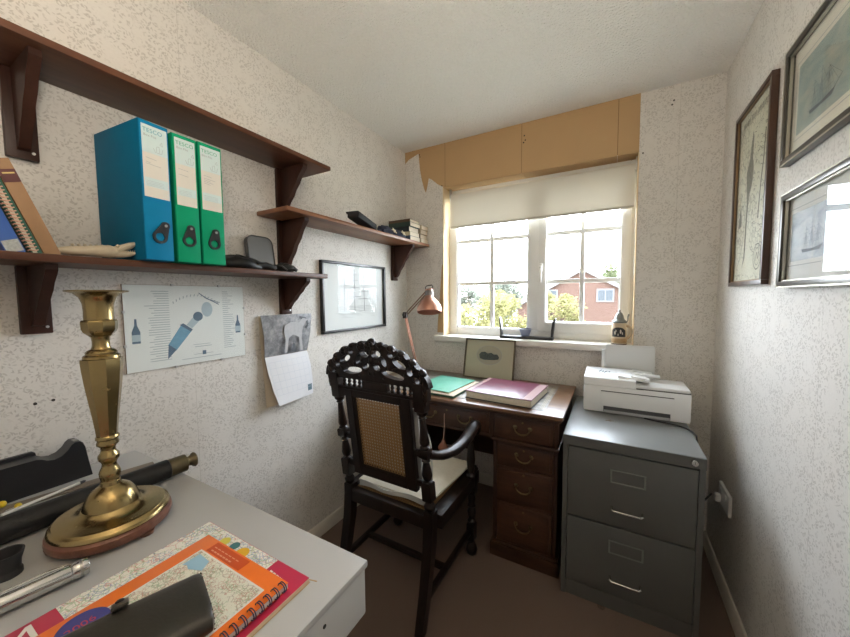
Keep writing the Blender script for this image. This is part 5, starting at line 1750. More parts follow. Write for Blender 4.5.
# ------------------------------------------------------------------ pedestal desk
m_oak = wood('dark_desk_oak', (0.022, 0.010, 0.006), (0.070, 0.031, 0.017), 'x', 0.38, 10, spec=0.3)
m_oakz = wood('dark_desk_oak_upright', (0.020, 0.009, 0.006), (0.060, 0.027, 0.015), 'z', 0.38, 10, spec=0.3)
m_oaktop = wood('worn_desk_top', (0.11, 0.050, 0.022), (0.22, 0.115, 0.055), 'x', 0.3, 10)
n = N('worn_grey_leather')
v = n.coords()
n.bsdf(n.ramp(n.noise(v, 24, 5, 0.65), [(0.3, (0.12, 0.105, 0.085)), (0.5, (0.20, 0.18, 0.15)), (0.7, (0.34, 0.31, 0.27))]), 0.4)
m_inlay = n.m
TX0, TX1, TY0, TY1, TZ = 0.020, 1.183, -0.622, -0.03, 0.757
dk = thing('pedestal_desk', 'dark oak pedestal desk with leather inlay below the window', 'desk', (0.6, -0.33, 0))
def dp(nm, bx, mat, b=0.003, parent=None):
    return part(parent or dk, nm, MB().box(*bx, b), mat, True)
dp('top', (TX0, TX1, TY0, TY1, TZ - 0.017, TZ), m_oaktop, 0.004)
dp('top_moulding', (TX0 + 0.007, TX1 - 0.007, TY0 + 0.007, TY1, TZ - 0.032, TZ - 0.017), m_oak, 0.006)
dp('leather_inlay', (TX0 + 0.075, TX1 - 0.085, TY0 + 0.055, TY1 - 0.05, TZ, TZ + 0.0012), m_inlay, 0.0004)
# gilt tooled border on the leather
m_gilt = plain('faded_gilt', (0.42, 0.36, 0.24), 0.5, 0.3)
d = Draw((TX0 + 0.075, TY0 + 0.055, TZ + 0.0012), (1, 0, 0), (0, 1, 0), 0.0003)
lw_, lh_ = TX1 - TX0 - 0.16, TY1 - TY0 - 0.105
for e in (0.012, 0.026):
    d.path([(e, e), (lw_ - e, e), (lw_ - e, lh_ - e), (e, lh_ - e), (e, e)], 0.0016)
for k in range(40):
    d.disc((0.019, 0.03 + k * (lh_ - 0.06) / 39), 0.003, 6)
    d.disc((lw_ - 0.019, 0.03 + k * (lh_ - 0.06) / 39), 0.003, 6)
o = d.put(dk, 'tooled_border', m_gilt)
o['kind'] = 'stuff'
BX0, BX1, BY0, BY1 = TX0 + 0.02, TX1 - 0.02, TY0 + 0.022, TY1 - 0.01
FZ0, FZ1 = 0.600, TZ - 0.032
dp('frieze_carcass', (BX0, BX1, BY0 + 0.012, BY1, FZ0 + 0.004, FZ1), m_oak)
dp('frieze_moulding', (BX0 - 0.006, 0.372, BY0 - 0.006, BY1, FZ0 - 0.012, FZ0 + 0.004), m_oak, 0.005)
dp('frieze_moulding', (0.856, BX1 + 0.006, BY0 - 0.006, BY1, FZ0 - 0.012, FZ0 + 0.004), m_oak, 0.005)
dp('frieze_rail', (0.372, 0.856, BY0 + 0.004, BY0 + 0.02, FZ0 - 0.004, FZ0 + 0.012), m_oak)
for x in (0.036, 0.366, 0.850, 1.144):
    dp('frieze_stile', (x, x + 0.02, BY0 + 0.002, BY0 + 0.014, FZ0 + 0.004, FZ1), m_oakz, 0.002)

m_dull = plain('dull_brass', (0.16, 0.12, 0.065), 0.42, 1.0, var=0.2, scale=60)
def drawer(x0, x1, z0, z1, yf, handles=1):
    dr = part(dk, 'drawer', MB().box(x0, x1, yf, yf + 0.016, z0, z1, 0.003), m_oak, True)
    def sub(nm, mb, mat):
        return link(nm, mb.mesh(nm), mat, dr)
    sub('raised_panel', MB().box(x0 + 0.014, x1 - 0.014, yf - 0.004, yf + 0.002, z0 + 0.012, z1 - 0.012, 0.003), m_oak)
    xc, zc_ = (x0 + x1) / 2, (z0 + z1) / 2 + 0.004
    for c_ in ([xc] if handles == 1 else [x0 + (x1 - x0) * 0.28, x0 + (x1 - x0) * 0.72]):
        hw = 0.034
        for s in (-1, 1):
            sub('handle_boss', MB().lathe([(0.0105, 0), (0.0095, 0.003), (0.005, 0.005), (0.004, 0.013), (0, 0.014)], 14, Matrix.Translation((c_ + s * hw, yf - 0.004, zc_ + 0.004)) @ Matrix.Rotation(PI / 2, 4, 'X')), m_dull)
        pts = bez((c_ - hw, yf - 0.016, zc_ + 0.003), (c_ - hw * 0.9, yf - 0.020, zc_ - 0.032), (c_ + hw * 0.9, yf - 0.020, zc_ - 0.032), (c_ + hw, yf - 0.016, zc_ + 0.003), 14)
        sub('handle', MB().tube(pts, [0.003] * 4 + [0.0038] * 7 + [0.003] * 4, 8), m_dull)
    sub('keyhole', MB().cyl((xc, yf - 0.0035, z1 - 0.022), (xc, yf - 0.0048, z1 - 0.022), 0.005, 12), m_dull)
    return dr
YD = BY0
drawer(0.872, 1.142, FZ0 + 0.010, FZ1 - 0.006, YD)
drawer(0.060, 0.364, FZ0 + 0.010, FZ1 - 0.006, YD)
dc = drawer(0.390, 0.846, FZ0 + 0.016, FZ1 - 0.006, YD, 2)
PYF = BY0 + 0.012
for x0, x1 in ((0.040, 0.355), (0.862, 1.160)):
    dp('pedestal_side', (x0, x0 + 0.018, PYF, BY1 - 0.01, 0.06, FZ0 - 0.012), m_oakz)
    dp('pedestal_side', (x1 - 0.018, x1, PYF, BY1 - 0.01, 0.06, FZ0 - 0.012), m_oakz)
    dp('pedestal_back', (x0 + 0.018, x1 - 0.018, BY1 - 0.02, BY1 - 0.01, 0.06, FZ0 - 0.012), m_oakz)
    dp('plinth', (x0 - 0.012, x1 + 0.012, PYF - 0.012, BY1 - 0.005, 0.0, 0.068), m_oak, 0.005)
    dp('plinth_moulding', (x0 - 0.007, x1 + 0.007, PYF - 0.007, BY1 - 0.006, 0.068, 0.08), m_oak, 0.004)
    for z0, z1 in ((0.474, 0.580), (0.292, 0.462), (0.092, 0.280)):
        drawer(x0 + 0.020, x1 - 0.020, z0, z1, PYF + 0.001)
        dp('drawer_divider', (x0 + 0.018, x1 - 0.018, PYF + 0.004, PYF + 0.03, z0 - 0.011, z0 - 0.001), m_oak, 0.001)
dp('modesty_panel', (0.355, 0.862, BY1 - 0.03, BY1 - 0.018, 0.25, FZ0 + 0.004), m_oakz)

# wooden key fob hanging from the centre drawer
kf = thing('key_tassel', 'red-brown wooden fob hanging on a string from the centre drawer', 'key fob', (0.615, YD - 0.02, 0.5))
part(kf, 'string', MB().tube([(0.606, YD - 0.006, 0.678), (0.608, YD - 0.013, 0.66), (0.613, YD - 0.022, 0.60), (0.618, YD - 0.045, 0.558)], 0.0022, 6), plain('pink_string', (0.42, 0.26, 0.20), 0.8), True)
part(kf, 'fob', MB().lathe([(0.003, 0.0), (0.006, -0.006), (0.012, -0.02), (0.024, -0.036), (0.030, -0.048), (0.028, -0.056), (0, -0.058)], 16, Matrix.Translation((0.618, YD - 0.045, 0.560)), sy=0.6), plain('red_brown_wood', (0.20, 0.065, 0.03), 0.5), True)

# ------------------------------------------------------------------ papers on the desk
m_gfold = plain('sea_green_card', (0.10, 0.36, 0.25), 0.55, var=0.05)
m_gdark = plain('dark_green_card', (0.03, 0.09, 0.05), 0.6)
zt = TZ + 0.0018
def slab(cx, cy, w, h, z0, z1, a_, b=0.001):
    return MB().box(-w / 2, w / 2, -h / 2, h / 2, z0, z1, b, Matrix.Translation((cx, cy, 0)) @ Matrix.Rotation(a_, 4, 'Z'))
t = thing('card_folder', 'dark green folder at the bottom of the pile behind the chair', 'folder', (0.55, -0.42, zt))
part(t, 'cover', slab(0.53, -0.415, 0.26, 0.34, zt, zt + 0.010, -0.06), m_gdark, True)
part(t, 'papers', slab(0.532, -0.416, 0.255, 0.335, zt + 0.010, zt + 0.014, -0.06), m_pages, True)
t = thing('card_folder', 'pale sea-green folder on top of the dark green one', 'folder', (0.52, -0.41, zt + 0.0145))
part(t, 'papers', slab(0.512, -0.405, 0.236, 0.305, zt + 0.0148, zt + 0.020, -0.10), m_pages, True)
part(t, 'cover', slab(0.512, -0.405, 0.24, 0.31, zt + 0.020, zt + 0.0232, -0.10), m_gfold, True)
# maroon album
m_maroon = plain('maroon_album_cloth', (0.13, 0.018, 0.048), 0.34, var=0.08, coat=0.0)
m_marb = plain('pale_pink_border', (0.40, 0.26, 0.26), 0.3)
t = thing('photo_album', 'large maroon album with cream page edges lying on the desk', 'album', (0.88, -0.40, zt))
ac, aw, ah, aa = (0.880, -0.398), 0.335, 0.315, -0.075
part(t, 'back_cover', slab(*ac, aw + 0.012, ah + 0.01, zt, zt + 0.003, aa), m_black, True)
part(t, 'page_block', slab(*ac, aw, ah, zt + 0.003, zt + 0.036, aa), plain('album_page_edges', (0.60, 0.56, 0.46), 0.6, var=0.15, scale=150), True)
part(t, 'front_cover', slab(*ac, aw + 0.008, ah + 0.006, zt + 0.036, zt + 0.040, aa), m_maroon, True)
Mr = Matrix.Translation((ac[0], ac[1], 0)) @ Matrix.Rotation(aa, 4, 'Z')
part(t, 'cover_border', MB().box(aw / 2 - 0.040, aw / 2 + 0.002, -ah / 2, ah / 2, zt + 0.040, zt + 0.0404, 0, Mr), m_marb, True)
part(t, 'cover_border', MB().box(-aw / 2, -aw / 2 + 0.02, -ah / 2, ah / 2, zt + 0.040, zt + 0.0404, 0, Mr), m_marb, True)

# small framed engraving leaning on the wall below the sill
t = thing('framed_engraving', 'small framed oval engraving leaning against the sill on the desk', 'picture', (0.67, -0.08, zt))
fy0, fy1, fz0_, fz1_ = -0.118, -0.056, zt, 1.006
U, V = Vector((1, 0, 0)), Vector((0, fy1 - fy0, fz1_ - fz0_))
hgt_ = V.length
V.normalize()
Nn = U.cross(V)             # faces the room
fo = Vector((0.508, fy0, fz0_))
def fbox(u0, u1, v0, v1, n0, n1):
    return MB().prism([(u0, v0), (u1, v0), (u1, v1), (u0, v1)], fo + Nn * n0, U, V, Nn * (n1 - n0))
fw_ = 0.33
m_fframe = plain('thin_dark_gilt_frame', (0.10, 0.075, 0.045), 0.4, 0.3)
for a0, a1, b0, b1, nm in ((0, fw_, 0, 0.008, 'frame_rail'), (0, fw_, hgt_ - 0.008, hgt_, 'frame_rail'), (0, 0.008, 0.008, hgt_ - 0.008, 'frame_stile'), (fw_ - 0.008, fw_, 0.008, hgt_ - 0.008, 'frame_stile')):
    part(t, nm, fbox(a0, a1, b0, b1, 0.0, 0.014), m_fframe, True, 0)
part(t, 'mount', fbox(0.006, fw_ - 0.006, 0.006, hgt_ - 0.006, 0.001, 0.005), plain('khaki_mount', (0.43, 0.41, 0.31), 0.8, var=0.03), True, 0)
d = Draw(fo + Nn * 0.005, U, V, 0.0003)
d.disc((fw_ / 2, hgt_ * 0.60), 0.082, 40, 0.060)
d.put(t, 'oval_ground', plain('engraving_paper', (0.36, 0.34, 0.27), 0.8))
d = Draw(fo + Nn * 0.005, U, V, 0.0006)
d.ring((fw_ / 2, hgt_ * 0.60), 0.083, 0.0018, 40, 0.061)
d.put(t, 'oval_line', m_greyink)
d = Draw(fo + Nn * 0.005, U, V, 0.0008)
cx_, cz_ = fw_ / 2, hgt_ * 0.585
d.poly([(cx_ - 0.066, cz_ + 0.004), (cx_ - 0.06, cz_ - 0.02), (cx_ - 0.03, cz_ - 0.028), (cx_ + 0.03, cz_ - 0.026), (cx_ + 0.062, cz_ - 0.02), (cx_ + 0.066, cz_ - 0.005), (cx_ + 0.052, cz_ + 0.012), (cx_ + 0.03, cz_ + 0.010), (cx_ + 0.015, cz_ + 0.02), (cx_ - 0.01, cz_ + 0.014), (cx_ - 0.03, cz_ + 0.024), (cx_ - 0.055, cz_ + 0.02)])
d.put(t, 'landscape_shape', plain('engraving_dark', (0.07, 0.085, 0.08), 0.8, var=0.7, scale=120))

# ------------------------------------------------------------------ filing cabinet
n = N('grey_green_enamel')
v = n.coords()
n.bsdf(n.mix(n.noise(v, 9, 4), (0.082, 0.082, 0.076), (0.098, 0.098, 0.091)), 0.38, 0, 0.5, bump=n.noise(v, 300, 2), bstr=0.05, bdist=0.001)
m_cab = n.m
n = N('worn_grey_top')
v = n.coords()
c = n.mix(n.noise(v, 6, 4), (0.17, 0.18, 0.18), (0.22, 0.23, 0.23))
rust = n.math('GREATER_THAN', n.noise(v, 13, 5, 0.7), 0.70)
c = n.mix(n.math('MULTIPLY', rust, 0.6), c, (0.20, 0.13, 0.07))
n.bsdf(c, 0.34, 0, 0.5)
m_cabtop = n.m
KX0, KX1, KYF, KYB, KZ = 1.190, 1.664, -0.657, -0.035, 0.704
cb = thing('filing_cabinet', 'grey-green two-drawer steel filing cabinet under the printer', 'cabinet', (1.427, -0.34, 0))
part(cb, 'body', MB().box(KX0, KX0 + 0.012, KYF + 0.002, KYB, 0.0, KZ - 0.03).box(KX1 - 0.012, KX1, KYF + 0.002, KYB, 0.0, KZ - 0.03).box(KX0 + 0.012, KX1 - 0.012, KYB - 0.01, KYB, 0, KZ - 0.03).box(KX0 + 0.012, KX1 - 0.012, KYF + 0.03, KYB - 0.01, 0.0, 0.03), m_cab, True, 0)
part(cb, 'top', MB().box(KX0 - 0.001, KX1 + 0.001, KYF - 0.004, KYB, KZ - 0.042, KZ, 0.004), m_cabtop, True)
part(cb, 'top_edge', MB().box(KX0 - 0.0005, KX1 + 0.0005, KYF - 0.0055, KYF - 0.0038, KZ - 0.042, KZ - 0.003), m_cab, True)
part(cb, 'plinth', MB().box(KX0 + 0.012, KX1 - 0.012, KYF + 0.004, KYF + 0.03, 0.0, 0.062, 0.002), m_cab, True)
part(cb, 'front_stile', MB().box(KX0, KX0 + 0.018, KYF, KYF + 0.02, 0.0, KZ - 0.042), m_cab, True)
part(cb, 'front_stile', MB().box(KX1 - 0.018, KX1, KYF, KYF + 0.02, 0.0, KZ - 0.042), m_cab, True)
d = Draw((1.357, -0.405, KZ), (1, 0, 0), (0, 1, 0), 0.0003)
for px_, py_, r_ in ((0, 0, 0.012), (0.014, 0.004, 0.008), (-0.013, -0.003, 0.006), (0.004, 0.012, 0.006), (0.026, -0.004, 0.004)):
    d.poly([(px_ + r_ * (0.8 + 0.4 * math.sin(5.3 * k + px_ * 90)) * math.cos(k * PI / 6), py_ + 0.7 * r_ * (0.8 + 0.4 * math.cos(3.7 * k)) * math.sin(k * PI / 6)) for k in range(12)])
d.put(cb, 'rust_stain', plain('rust_brown', (0.16, 0.10, 0.055), 0.7, var=0.4, scale=200))['kind'] = 'stuff'
m_chr = plain('brushed_chrome', (0.55, 0.55, 0.52), 0.25, 1.0)
for z0, z1 in ((0.360, 0.655), (0.066, 0.353)):
    dr = part(cb, 'drawer', MB().box(KX0 + 0.0205, KX1 - 0.0205, KYF - 0.001, KYF + 0.022, z0, z1, 0.003), m_cab, True)
    hz = z0 + 0.080
    xc = (KX0 + KX1) / 2
    mb = MB().tube([(xc - 0.052, KYF - 0.002, hz), (xc - 0.052, KYF - 0.018, hz - 0.004), (xc - 0.046, KYF - 0.024, hz - 0.006), (xc + 0.046, KYF - 0.024, hz - 0.006), (xc + 0.052, KYF - 0.018, hz - 0.004), (xc + 0.052, KYF - 0.002, hz)], 0.0042, 8)
    link('handle', mb.mesh('handle'), m_chr, dr)
    lz = z0 + 0.178
    mb = MB()
    for bx in ((xc - 0.06, xc + 0.06, lz, lz + 0.005), (xc - 0.06, xc + 0.06, lz + 0.05, lz + 0.054), (xc - 0.06, xc - 0.054, lz, lz + 0.054), (xc + 0.054, xc + 0.06, lz, lz + 0.054)):
        mb.box(bx[0], bx[1], KYF - 0.005, KYF, bx[2], bx[3], 0.001)
    link('label_holder', mb.mesh('label_holder'), plain('grey_holder', (0.17, 0.175, 0.165), 0.4), dr)
    link('label_card', MB().box(xc - 0.055, xc + 0.055, KYF - 0.0025, KYF - 0.0012, lz + 0.004, lz + 0.051).mesh('label_card'), m_cab, dr)
part(cb, 'lock', MB().lathe([(0.012, 0), (0.012, 0.004), (0.010, 0.008), (0, 0.008)], 18, Matrix.Translation((1.630, KYF - 0.0055, KZ - 0.021)) @ Matrix.Rotation(PI / 2, 4, 'X')), m_chr, True)
part(cb, 'key_slot', MB().box(1.6292, 1.6308, KYF - 0.0142, KYF - 0.0134, KZ - 0.026, KZ - 0.016), m_dark, True)

# ------------------------------------------------------------------ printer
m_prn = plain('white_printer_plastic', (0.78, 0.79, 0.79), 0.38, var=0.02, scale=5)
m_prn2 = plain('pale_grey_printer_plastic', (0.62, 0.63, 0.63), 0.4, var=0.02)
m_prd = plain('dark_grey_printer_slot', (0.06, 0.062, 0.065), 0.4)
pz = KZ + 0.004
pr_ = thing('inkjet_printer', 'white inkjet printer with document feeder standing on the filing cabinet', 'printer', (1.455, -0.16, KZ))
PX0, PX1, PY0, PY1 = 1.240, 1.676, -0.302, -0.085
BZ = pz + 0.132
part(pr_, 'feet', MB().box(PX0 + 0.02, PX0 + 0.05, PY0 + 0.02, PY0 + 0.05, KZ + 0.0002, pz + 0.002).box(PX1 - 0.05, PX1 - 0.02, PY0 + 0.02, PY0 + 0.05, KZ + 0.0002, pz + 0.002).box(PX0 + 0.02, PX0 + 0.05, PY1 - 0.05, PY1 - 0.02, KZ + 0.0002, pz + 0.002).box(PX1 - 0.05, PX1 - 0.02, PY1 - 0.05, PY1 - 0.02, KZ + 0.0002, pz + 0.002), m_prd, True)
part(pr_, 'body', MB().box(PX0, PX1, PY0, PY1, pz, BZ, 0.010), m_prn, True)
part(pr_, 'front_door', MB().box(PX0 + 0.080, PX1 - 0.066, PY0 - 0.003, PY0 + 0.004, pz + 0.034, BZ - 0.026, 0.002), m_prn, True)
part(pr_, 'door_gap', MB().box(PX0 + 0.078, PX1 - 0.064, PY0 - 0.0015, PY0 + 0.004, BZ - 0.026, BZ - 0.022), m_prd, True)
part(pr_, 'output_slot', MB().box(PX0 + 0.090, PX1 - 0.076, PY0 - 0.002, PY0 + 0.006, pz + 0.006, pz + 0.034, 0.001), m_prd, True)
part(pr_, 'output_tray', MB().box(PX0 + 0.092, PX1 - 0.078, PY0 - 0.006, PY0 + 0.03, pz + 0.003, pz + 0.016, 0.002), plain('silver_grey_tray', (0.40, 0.41, 0.42), 0.3), True)
# document feeder block on the left, flat lid on the right
part(pr_, 'feeder_cover', MB().prism([(PY0 + 0.0, BZ + 0.001), (PY0 + 0.002, BZ + 0.036), (PY0 + 0.010, BZ + 0.041), (PY1 - 0.02, BZ + 0.055), (PY1, BZ + 0.050), (PY1, BZ + 0.001)], (PX0 + 0.001, 0, 0), (0, 1, 0), (0, 0, 1), (0.222, 0, 0)), m_prn, True, 25)
part(pr_, 'lid', MB().box(PX0 + 0.223, PX1 - 0.004, PY0 + 0.012, PY1 - 0.01, BZ + 0.001, BZ + 0.017, 0.006), m_prn, True)
part(pr_, 'lid_gap', MB().box(PX0 + 0.226, PX1 - 0.003, PY0 + 0.006, PY1 - 0.01, BZ - 0.001, BZ + 0.0025), m_prd, True)
def wedge(nm, x0, x1, y0, y1, z0, z1, rise, mat):
    part(pr_, nm, MB().prism([(x0, z0), (x1, z0 + rise), (x1, z1 + rise), (x0, z1)], (0, y0, 0), (1, 0, 0), (0, 0, 1), (0, y1 - y0, 0)), mat, True, 0)
FH = BZ + 0.044
wedge('feeder_tray', PX0 + 0.150, PX0 + 0.272, PY0 + 0.02, PY1 - 0.03, FH + 0.001, FH + 0.010, -0.014, m_prn)
wedge('paper_guide', PX0 + 0.205, PX0 + 0.282, PY0 + 0.030, PY0 + 0.075, FH + 0.000, FH + 0.012, -0.012, m_prn)
wedge('paper_guide', PX0 + 0.205, PX0 + 0.330, PY1 - 0.095, PY1 - 0.055, FH - 0.002, FH + 0.008, -0.006, m_prn)
wedge('feeder_flap', PX0 + 0.215, PX0 + 0.300, PY1 - 0.050, PY1 - 0.012, FH - 0.004, FH + 0.012, -0.006, m_prn)
d = Draw((PX0 + 0.058, PY0 + 0.105, BZ + 0.0492), (1, 0, 0), (0, 0.998, 0.0747), 0.0008)
d.text('hp', 0, -0.004, 0.056, shear=0.3)
d.put(pr_, 'maker_mark', plain('logo_dark_blue', (0.05, 0.08, 0.12), 0.4))
part(pr_, 'input_tray', MB().prism([(1.332, BZ - 0.01), (1.556, BZ - 0.01), (1.556, BZ + 0.172), (1.550, BZ + 0.177), (1.338, BZ + 0.177), (1.332, BZ + 0.172)], (0, PY1 + 0.012 - 0.06 * BZ, 0), (1, 0, 0), (0, 0.06, 1), (0, 0.006, 0)), m_prn2, True, 0)
part(pr_, 'tray_guide', MB().box(1.312, 1.331, PY1 + 0.004, PY1 + 0.02, BZ - 0.01, BZ + 0.150, 0.003), m_prn, True)
part(pr_, 'rear_housing', MB().box(PX0 + 0.03, PX1 - 0.03, PY1 - 0.01, PY1 + 0.016, pz + 0.01, BZ + 0.012, 0.006), m_prn, True)
cord = bez((1.655, -0.20, KZ + 0.004), (1.668, -0.34, KZ + 0.004), (1.640, -0.47, KZ + 0.004), (1.652, -0.53, KZ + 0.004), 14)
cord = bez((1.50, -0.305, KZ + 0.0045), (1.58, -0.345, KZ + 0.0045), (1.640, -0.32, KZ + 0.0045), (1.664, -0.40, KZ + 0.0045), 12) + [(1.674, -0.425, KZ - 0.002), (1.679, -0.44, KZ - 0.05), (1.684, -0.43, KZ - 0.2), (1.70, -0.36, KZ - 0.30), (1.73, -0.29, 0.36), (1.765, -0.27, 0.40)]
single('power_cable', MB().tube(cord, 0.0035, 8), m_black, 'black power cable drooping from the printer over the cabinet edge', 'cable')

# ------------------------------------------------------------------ things on the window sill
SLZ = 1.0125
t = thing('display_stand', 'black lacquer stand with two curved uprights on the window sill', 'stand', (0.88, 0.03, SLZ))
part(t, 'base', MB().box(0.715, 1.045, -0.002, 0.058, SLZ, SLZ + 0.018, 0.004), m_black, True)
for s, x in ((-1, 0.722), (1, 1.036)):
    P = [(0, 0.012), (0.012, 0.012), (0.013 + s * 0.004, 0.06), (0.012 + s * 0.010, 0.11), (0.012 + s * 0.016, 0.135), (0.006 + s * 0.016, 0.135), (s * 0.008, 0.11), (s * 0.002, 0.06)]
    part(t, 'upright', MB().prism(P, (x - 0.006, 0.008, SLZ), (1, 0, 0), (0, 0, 1), (0, 0.035, 0)), m_black, True, 40)
t = thing('small_bowl', 'small slate-blue pottery cup standing on the black stand', 'cup', (0.873, 0.03, SLZ + 0.0182))
part(t, 'cup', MB().lathe([(0, 0), (0.022, 0), (0.026, 0.004), (0.034, 0.03), (0.038, 0.046), (0.036, 0.047), (0.031, 0.03), (0.022, 0.008), (0, 0.007)], 24), plain('slate_blue_glaze', (0.17, 0.19, 0.27), 0.35))
part(t, 'rim_band', MB().lathe([(0.0372, 0.041), (0.0384, 0.043), (0.0388, 0.047), (0.0365, 0.0478)], 24, caps=False), plain('pale_blue_glaze', (0.30, 0.34, 0.42), 0.3))

t = thing('beer_stein', 'lidded pottery beer stein with a dark figured panel on the sill end', 'stein', (1.393, 0.0, SLZ))
t.scale = (0.76, 0.76, 0.97)
m_stone = plain('buff_stoneware', (0.55, 0.43, 0.29), 0.35, var=0.06)
m_pew = plain('pewter', (0.24, 0.25, 0.24), 0.4, 0.8)
part(t, 'body', MB().lathe([(0, 0), (0.050, 0), (0.051, 0.008), (0.048, 0.012), (0.048, 0.10), (0.046, 0.108), (0.046, 0.116), (0.044, 0.122), (0.040, 0.124), (0, 0.124)], 32), m_stone)
part(t, 'relief_band', MB().lathe([(0.0484, 0.012), (0.0505, 0.015), (0.0505, 0.034), (0.0484, 0.037)], 32, caps=False), plain('tan_relief', (0.40, 0.26, 0.13), 0.4, var=0.3, scale=90))
part(t, 'brown_foot_band', MB().lathe([(0.0505, 0.001), (0.0518, 0.004), (0.0505, 0.009)], 32, caps=False), plain('brown_glaze', (0.10, 0.06, 0.035), 0.3))
mb = MB()
vs, fs = [], []
K = 14
for i in range(K + 1):
    a_ = math.radians(-152) + math.radians(112) * i / K
    top = 0.100 - 0.018 * abs(2 * i / K - 1) ** 2.5
    for r in (0.0479, 0.0496):
        vs += [(r * math.cos(a_), r * math.sin(a_), 0.046), (r * math.cos(a_), r * math.sin(a_), top)]
for i in range(K):
    k = i * 4
    fs += [(k + 2, k + 6, k + 7, k + 3), (k + 1, k + 3, k + 7, k + 5), (k, k + 4, k + 6, k + 2)]
part(t, 'figured_panel', mb.add(vs, fs), plain('black_relief', (0.022, 0.022, 0.022), 0.5))
for a_, z, r in ((-122, 0.068, 0.011), (-114, 0.080, 0.007), (-80, 0.076, 0.012), (-66, 0.066, 0.008), (-98, 0.058, 0.007)):
    a_ = math.radians(a_)
    part(t, 'relief_figure', MB().ball((0.0492 * math.cos(a_), 0.0492 * math.sin(a_), z), r, 0.45, 0.45, 1.0, 10), plain('cream_relief', (0.55, 0.50, 0.42), 0.4))
lid_ = part(t, 'lid', MB().lathe([(0.047, 0.124), (0.048, 0.130), (0.040, 0.140), (0.034, 0.143), (0.030, 0.148), (0.026, 0.165), (0.018, 0.178), (0.010, 0.184), (0.006, 0.187), (0.008, 0.192), (0.006, 0.198), (0, 0.2)], 28), m_pew)
part(t, 'thumb_lever', MB().tube([(0.044, -0.008, 0.128), (0.052, -0.010, 0.140), (0.052, -0.010, 0.158), (0.058, -0.010, 0.175)], [0.004, 0.004, 0.005, 0.006], 8), m_pew)
hp_ = bez((0.044, -0.012, 0.108), (0.085, -0.022, 0.115), (0.090, -0.022, 0.055), (0.046, -0.012, 0.036), 14)
part(t, 'handle', MB().tube(hp_, 0.0085, 10), m_stone, smooth=60)

# ------------------------------------------------------------------ anglepoise lamp in the corner
m_cop = plain('satin_copper', (0.50, 0.26, 0.19), 0.34, 0.75, var=0.06)
m_cop2 = plain('dark_copper_arm', (0.24, 0.14, 0.10), 0.4, 0.7)
lx, ly = 0.205, -0.20
t = thing('desk_lamp', 'copper adjustable desk lamp in the corner beside the window', 'lamp', (lx, ly, TZ))
J0 = Vector((lx, ly, TZ + 0.03)); J1 = Vector((0.115, -0.205, 1.160)); J2 = Vector((0.275, -0.175, 1.326))
part(t, 'base', MB().lathe([(0, 0), (0.075, 0), (0.078, 0.006), (0.070, 0.016), (0.02, 0.022), (0.012, 0.04), (0, 0.04)], 32), m_cop2)
for s in (-1, 1):
    off = Vector((0.010 * s, -0.006 * s, 0))
    part(t, 'lower_arm', MB().cyl(tuple(J0 + off), tuple(J1 + off * 0.9), 0.0042, 8), m_cop, True)
    part(t, 'upper_arm', MB().cyl(tuple(J1 + Vector((0, 0, 0.010 * s))), tuple(J2 + Vector((0, 0, 0.010 * s))), 0.0042, 8), m_cop2, True)
part(t, 'spring', MB().tube([J0 + (J1 - J0) * (0.1 + 0.35 * i / 60) + Vector((0.006 * math.cos(i * 1.4), 0.006 * math.sin(i * 1.4), 0)) for i in range(61)], 0.0012, 5), m_steel, True)
part(t, 'elbow_joint', MB().box(J1.x - 0.016, J1.x + 0.016, J1.y - 0.012, J1.y + 0.012, J1.z - 0.022, J1.z + 0.022, 0.005), plain('dark_bronze', (0.05, 0.04, 0.035), 0.4, 0.6), True)
part(t, 'elbow_knob', MB().cyl((J1.x, J1.y - 0.026, J1.z + 0.004), (J1.x, J1.y + 0.02, J1.z + 0.004), 0.009, 14), plain('dark_bronze', (0.05, 0.04, 0.035), 0.4, 0.6), True)
Mh = Matrix.Translation((0.288, -0.178, 1.318)) @ Matrix.Rotation(math.radians(172), 4, 'Y') @ Matrix.Rotation(math.radians(14), 4, 'X')
part(t, 'shade', MB().lathe([(0.018, -0.018), (0.026, -0.016), (0.028, 0.0), (0.028, 0.030), (0.036, 0.042), (0.056, 0.062), (0.074, 0.090), (0.082, 0.118), (0.080, 0.140), (0.0785, 0.140), (0.080, 0.118), (0.071, 0.090), (0.053, 0.064), (0.033, 0.045), (0.024, 0.036), (0, 0.034)], 36, Mh), m_cop, True, 50)
part(t, 'shade_cap', MB().lathe([(0.0285, -0.004), (0.0295, 0.0), (0.0295, 0.026), (0.0285, 0.03)], 30, Mh, caps=False), plain('grey_cap', (0.20, 0.18, 0.17), 0.4, 0.5), True)
part(t, 'carry_handle', MB().tube([Mh @ Vector(p) for p in ((-0.024, 0, -0.012), (-0.026, 0, -0.036), (-0.020, 0, -0.044), (0.020, 0, -0.044), (0.026, 0, -0.036), (0.024, 0, -0.012))], 0.0042, 8), plain('dark_bronze', (0.05, 0.04, 0.035), 0.4, 0.6), True)

